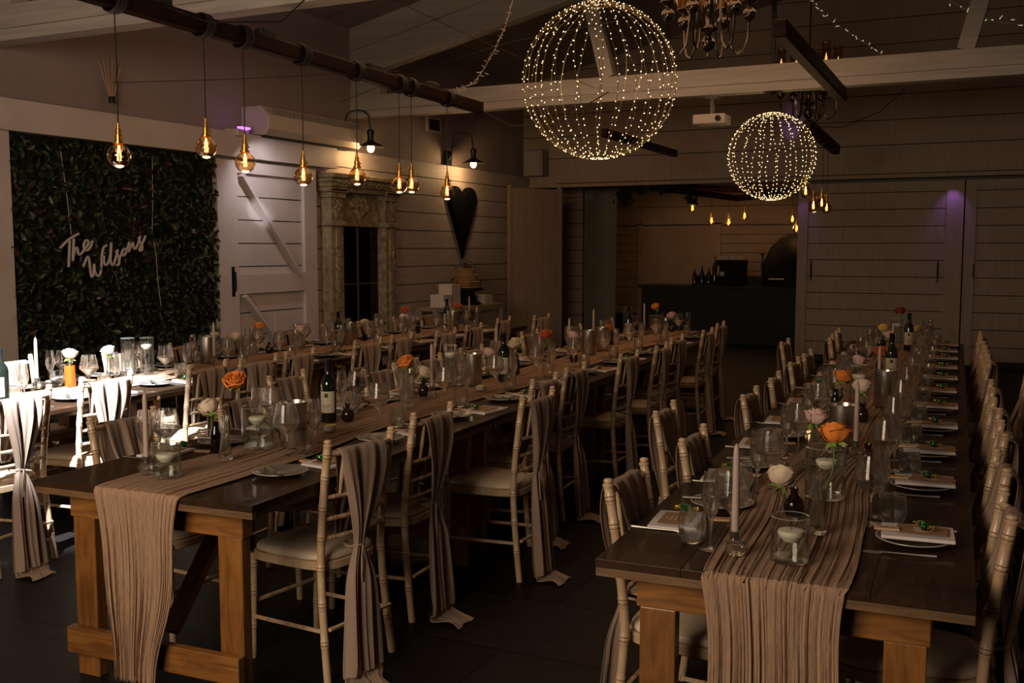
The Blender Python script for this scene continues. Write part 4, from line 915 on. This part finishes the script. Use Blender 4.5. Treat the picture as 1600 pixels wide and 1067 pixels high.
def taper():
    o = thing('taper_candle', 'x', 'taper candle'); mb = MB(); mb.lathe([(0, .04), (.0108, .04), (.0105, .1), (.009, .28), (.007, .3), (.003, .31), (0, .312)], 16); mb.build('wax', M['taper'], o)
    mb = MB(); mb.tube([(0, 0, .305), (.003, 0, .325)], .001, 5); mb.build('wick', M['wick'], o); return o
TA_ = P_(taper())
def bud(m, kind):
    pr = {'cone': [(0, .001), (.026, .001), (.029, .01), (.026, .03), (.014, .12), (.012, .155), (.016, .18), (.0148, .18), (.0105, .155), (.0125, .12), (.023, .03), (0, .012)],
          'squat': [(0, .001), (.025, .001), (.031, .012), (.033, .035), (.026, .055), (.012, .068), (.0115, .082), (.015, .09), (.0125, .09), (.0095, .08), (.01, .068), (.02, .05), (0, .02)],
          'slim': [(0, .001), (.02, .001), (.022, .01), (.022, .07), (.018, .095), (.013, .105), (.013, .13), (.0115, .13), (.011, .1), (.018, .07), (0, .012)],
          'ribbed': [(0, .001), (.03, .001), (.032, .008), (.032, .115), (.029, .13), (.026, .13), (.028, .115), (.028, .01), (0, .01)]}[kind]
    mod = (lambda r, z, a: r*(1+.05*sin(10*a)*sin(z*300))) if kind == 'ribbed' else None
    return P_(mk_lathe('bud_vase', 'bud vase', pr, m, 30 if kind != 'ribbed' else 60, mod))
BU = dict(cone=bud(M['cut'], 'cone'), squat=bud(M['brown'], 'squat'), slim=bud(M['amber'], 'slim'), ribbed=bud(M['orangeglass'], 'ribbed'))
BN = dict(cone='clear conical bud vase', squat='dark brown squat bud vase', slim='amber slim bud vase', ribbed='orange ribbed glass bud vase')
BT = dict(cone=.18, squat=.09, slim=.13, ribbed=.13)
def rose_proto(col, m):
    o = thing('rose', 'x', 'rose'); r = random.Random(col); mb = MB(); n = 21
    for i in range(n):
        t = i/(n-1); ph = i*2.4; rad = .006+.035*t**.8; hh = .046-.016*t*t; wd = 1.15-.35*t; lean = .1+.5*t; ru = r.uniform(.8, 1.2)
        def fn(u, v, ph=ph, rad=rad, hh=hh, wd=wd, t=t, ru=ru):
            uu = 2*u-1; b = min(1, v*1.15)*pi/2; q = rad*sin(b)**.75*(1+.05*sin(uu*5+ph))+.006*t*max(0, v-.75)/.25*ru; a = ph+uu*wd*min(1, .4+v)
            z = (.012+hh)*(1-cos(b*1.0))**.9*(1-.2*uu*uu)-.006*t*max(0, v-.8)/.2*ru
            return (q*cos(a), q*sin(a), z)
        mb.grid(7, 6, fn)
    bl = mb.build('blossom', m, o); bl.modifiers.new('thickness', 'SOLIDIFY').thickness = .0012
    bl.location = (0, 0, 0)
    mb = MB(); mb.lathe([(0, -.012), (.008, -.008), (.011, .002), (0, .006)], 10)
    for k in range(5):
        a = k*1.257; mb.add([(.006*cos(a-.6), .006*sin(a-.6), -.004), (.006*cos(a+.6), .006*sin(a+.6), -.004), (.033*cos(a), .033*sin(a), -.012), (.02*cos(a), .02*sin(a), .004)], [(0, 1, 3), (0, 3, 2), (3, 1, 2)])
    mb.build('sepal', M['sepal'], o); return o
RO = {k: (rose_proto(k, m)) for k, m in ROSE.items()}
ROP = {}
def rose(col, head, foot, where, lean=(0, 0)):
    """head: blossom base; foot: stem end inside the vase"""
    if col not in ROP: ROP[col] = True; o = RO[col]; KIDS[o.name] = [(c, []) for c in o.children]
    else: o = dup(RO[col], (0, 0, 0))
    o.location = head; o['label'] = '%s rose %s' % (col, where); o['group'] = 'single stem roses on the tables'
    r = random.Random(str(head)); ax = r.uniform(-.5, .5)+.25; ay = r.uniform(-.4, .4)
    for c in o.children:
        if not c.name.startswith('stem'): c.rotation_euler = (ax, ay, r.uniform(0, 6)); c.scale = (1.12, 1.12, 1.12)
    d = [f-h for f, h in zip(foot, head)]
    mb = MB(); mb.tube([(0, 0, 0), (d[0]*.1+.0, d[1]*.1, d[2]*.35), (d[0]*.6, d[1]*.6, d[2]*.7), tuple(d)], .0022, 6)
    mb.build('stem', M['stem'], o)
def bottle():
    o = thing('wine_bottle', 'x', 'wine bottle'); mb = MB(); mb.lathe([(0, .004), (.03, .001), (.037, .005), (.0375, .185), (.034, .205), (.018, .232), (.0145, .25), (.014, .3), (.0155, .302), (.0155, .31), (.0, .31)], 32); mb.build('glass', M['bottle'], o)
    mb = MB(); mb.lathe([(.0158, .25), (.0152, .3), (.0163, .302), (.0163, .312), (.0, .3125)], 24); mb.build('foil', M['foil'], o)
    mb = MB(); mb.grid(14, 1, lambda u, v: (.0381*cos(-2.9+u*2.3), .0381*sin(-2.9+u*2.3), .05+.105*v)); lb = mb.build('label', M['label'], o)
    mb = MB()
    for z, w_ in ((.125, .5), (.085, 1.0), (.075, .7)): mb.grid(8, 1, lambda u, v: (.0384*cos(-1.75-w_/2+u*w_), .0384*sin(-1.75-w_/2+u*w_), z+(.02 if z > .12 else .003)*v))
    mb.build('label_print', M['ink'], lb); return o
BO = P_(bottle())
def cooler():
    mb = MB(); mb.lathe([(0, .002), (.056, .002), (.058, .006), (.058, .188), (.06, .19), (.06, .196), (.055, .196), (.053, .19), (.052, .02), (0, .02)], 40); return tag(mb.build('wine_cooler', M['steel']), 'x', 'wine cooler')
CO = P_(cooler())
def rame():
    o = thing('butter_pot', 'x', 'butter pot'); mb = MB(); mb.lathe([(0, .002), (.024, .002), (.029, .008), (.031, .03), (.029, .03), (.027, .01), (0, .008)], 24); mb.build('pot', M['ceramic'], o)
    mb = MB(); mb.lathe([(0, .008), (.027, .01), (.024, .026), (.01, .034), (0, .036)], 14); mb.build('butter', M['lemon'], o); return o
RA = P_(rame())
def at(x, y): return (x, y, TOP+.013)
CNT = {}
def nth(k):
    CNT[k] = CNT.get(k, -1)+1; return ORD[CNT[k]]
def vase(kind, x, y, t, candle=True):
    nm = {'s': 'short', 'm': 'wide', 't': 'tall'}[kind]; p, wl = VA[kind]; q = nth((t, 'vase'))
    p.put(at(x, y), 0, '%s clear cylinder vase of water, %s vase from the front, %s row' % (nm, q, t), 'cylinder vases')
    if candle: FC.put((x+.004, y-.006, TOP+.013+wl+.003), 0, 'ivory floating candle in the %s cylinder vase from the front, %s row' % (q, t), 'floating candles')
def tap(x, y, t):
    q = nth((t, 'tap')); HO.put(at(x, y), 0, 'ribbed glass holder under the %s taper from the front, %s row' % (q, t), 'taper holders'); TA_.put(at(x, y), 0, 'tall taupe taper candle, %s from the front, %s row' % (q, t), 'taper candles')
def budr(kind, x, y, t, col=None, head=None):
    q = nth((t, 'bud'))
    BU[kind].put(at(x, y), 0, '%s, %s bud vase from the front, %s row' % (BN[kind], q, t), 'bud vases')
    if col:
        h = head or (x, y, TOP+.013+BT[kind]+.05); rose(col, (h[0], h[1], h[2]-.02), (x, y, TOP+.03), 'in the %s bud vase from the front, %s row' % (q, t))
def bot(x, y, t, rz=0): BO.put(at(x, y), rz, 'dark wine bottle with cream label, %s from the front, %s row' % (nth((t, 'bot')), t), 'wine bottles')
def cool(x, y, t): CO.put(at(x, y), 0, 'brushed steel wine cooler, %s from the front, %s row' % (nth((t, 'cool')), t), 'wine coolers')
def pot(x, y, t): RA.put(at(x, y), 0, 'small white butter pot, %s from the front, %s row' % (nth((t, 'pot')), t), 'butter pots')
T_ = 'middle'
vase('s', -2.8, 2.82, T_); vase('m', -2.87, 3.42, T_); vase('t', -3.11, 5.53, T_); vase('t', -3.51, 9.94, T_, False); vase('m', -3.2, 9.91, T_)
for x, y in ((-2.91, 2.83), (-2.94, 5.01), (-3.23, 6.4), (-3.06, 7.32), (-3.3, 8.45), (-3.23, 9.64)): tap(x, y, T_)
budr('cone', -2.81, 3.15, T_); budr('slim', -2.95, 3.25, T_, 'cream', (-2.97, 3.25, .955)); budr('slim', -2.89, 3.62, T_, 'orange', (-2.93, 3.36, 1.06)); budr('squat', -2.91, 4.14, T_); budr('cone', -2.88, 4.65, T_, 'orange', (-2.88, 4.66, 1.01))
budr('squat', -3.02, 5.05, T_, 'cream', (-3.03, 5.05, .905)); budr('cone', -3.1, 4.5, T_, 'blush', (-3.13, 4.53, .9)); budr('cone', -3.11, 6.06, T_, 'blush', (-3.12, 6.04, .92)); budr('slim', -2.99, 6.23, T_, 'cream', (-2.99, 6.23, .975)); budr('cone', -3.05, 6.92, T_, 'rust', (-3.07, 6.92, .98))
budr('squat', -2.93, 7.1, T_, 'blush', (-2.99, 7.2, .95)); budr('slim', -3.17, 8.55, T_, 'rust', (-3.17, 8.55, .91)); budr('cone', -3.25, 10.3, T_, 'orange', (-3.32, 10.3, 1.01)); budr('squat', -3.1, 10.14, T_, 'blush', (-3.1, 10.14, .93))
bot(-2.98, 4.08, T_, .5); bot(-3.18, 9.04, T_, .4); bot(-2.9, 5.85, T_, .4)
cool(-2.74, 3.5, T_); cool(-3.0, 5.62, T_); cool(-3.03, 7.66, T_); cool(-3.05, 8.0, T_); pot(-2.82, 3.87, T_); pot(-2.83, 5.4, T_)
T_ = 'right'
vase('s', -.51, 2.78, T_); vase('m', -.54, 3.56, T_); vase('t', -.68, 5.48, T_); vase('t', -.86, 9.35, T_)
for x, y in ((-.66, 2.78), (-.54, 4.33), (-.63, 5.95), (-.75, 7.9)): tap(x, y, T_)
budr('squat', -.59, 3.27, T_, 'cream', (-.63, 3.25, .89)); budr('cone', -.49, 3.09, T_, 'orange', (-.46, 3.2, 1.05)); budr('cone', -.67, 4.11, T_, 'blush', (-.67, 4.11, .95)); budr('squat', -.47, 4.14, T_); budr('slim', -.78, 5.4, T_, 'orange', (-.77, 5.5, .95)); budr('squat', -.63, 5.25, T_, 'cream', (-.64, 5.3, .93))
budr('cone', -.78, 6.4, T_, 'blush', (-.8, 6.4, .94)); budr('slim', -.9, 7.12, T_, 'blush', (-.9, 7.12, .91)); budr('slim', -.76, 7.17, T_, 'rust', (-.75, 7.17, .93)); budr('cone', -.78, 8.3, T_, 'blush', (-.82, 8.3, .95)); budr('cone', -.86, 9.1, T_, 'red', (-.86, 9.68, 1.06)); budr('squat', -.7, 9.5, T_, 'yellow'); budr('slim', -.93, 9.0, T_, 'yellow')
cool(-.61, 4.45, T_); cool(-.58, 5.8, T_); bot(-.66, 6.9, T_, .3); bot(-.74, 9.1, T_, .3)
T_ = 'left'
vase('t', -5.22, 5.11, T_); vase('t', -5.3, 5.02, T_, False); vase('t', -5.5, 6.08, T_); 
for x, y in ((-5.3, 4.3), (-5.24, 5.78), (-5.45, 6.74), (-5.49, 10.2)): tap(x, y, T_)
budr('ribbed', -5.19, 4.45, T_, 'white', (-5.19, 4.45, .965)); budr('cone', -5.34, 4.9, T_, 'white', (-5.34, 4.9, .94)); budr('cone', -5.35, 6.2, T_, 'blush', (-5.4, 6.2, .93)); budr('squat', -5.4, 6.6, T_, 'orange', (-5.5, 6.6, .98)); budr('cone', -5.31, 6.89, T_, 'blush', (-5.31, 6.89, .94))
budr('slim', -5.35, 7.9, T_, 'cream', (-5.35, 7.9, .93)); budr('cone', -5.4, 8.7, T_, 'rust'); budr('slim', -5.35, 8.85, T_, 'white', (-5.5, 8.85, .93)); budr('cone', -5.35, 9.85, T_, 'rust', (-5.44, 9.85, .98)); budr('cone', -5.45, 9.6, T_, 'blush')
bot(-4.9, 3.75, T_, .3); bot(-5.18, 7.25, T_, .3); bot(-5.4, 9.53, T_, .3); cool(-5.36, 5.85, T_); cool(-5.26, 7.54, T_); cool(-5.25, 9.4, T_); pot(-5.2, 5.5, T_)
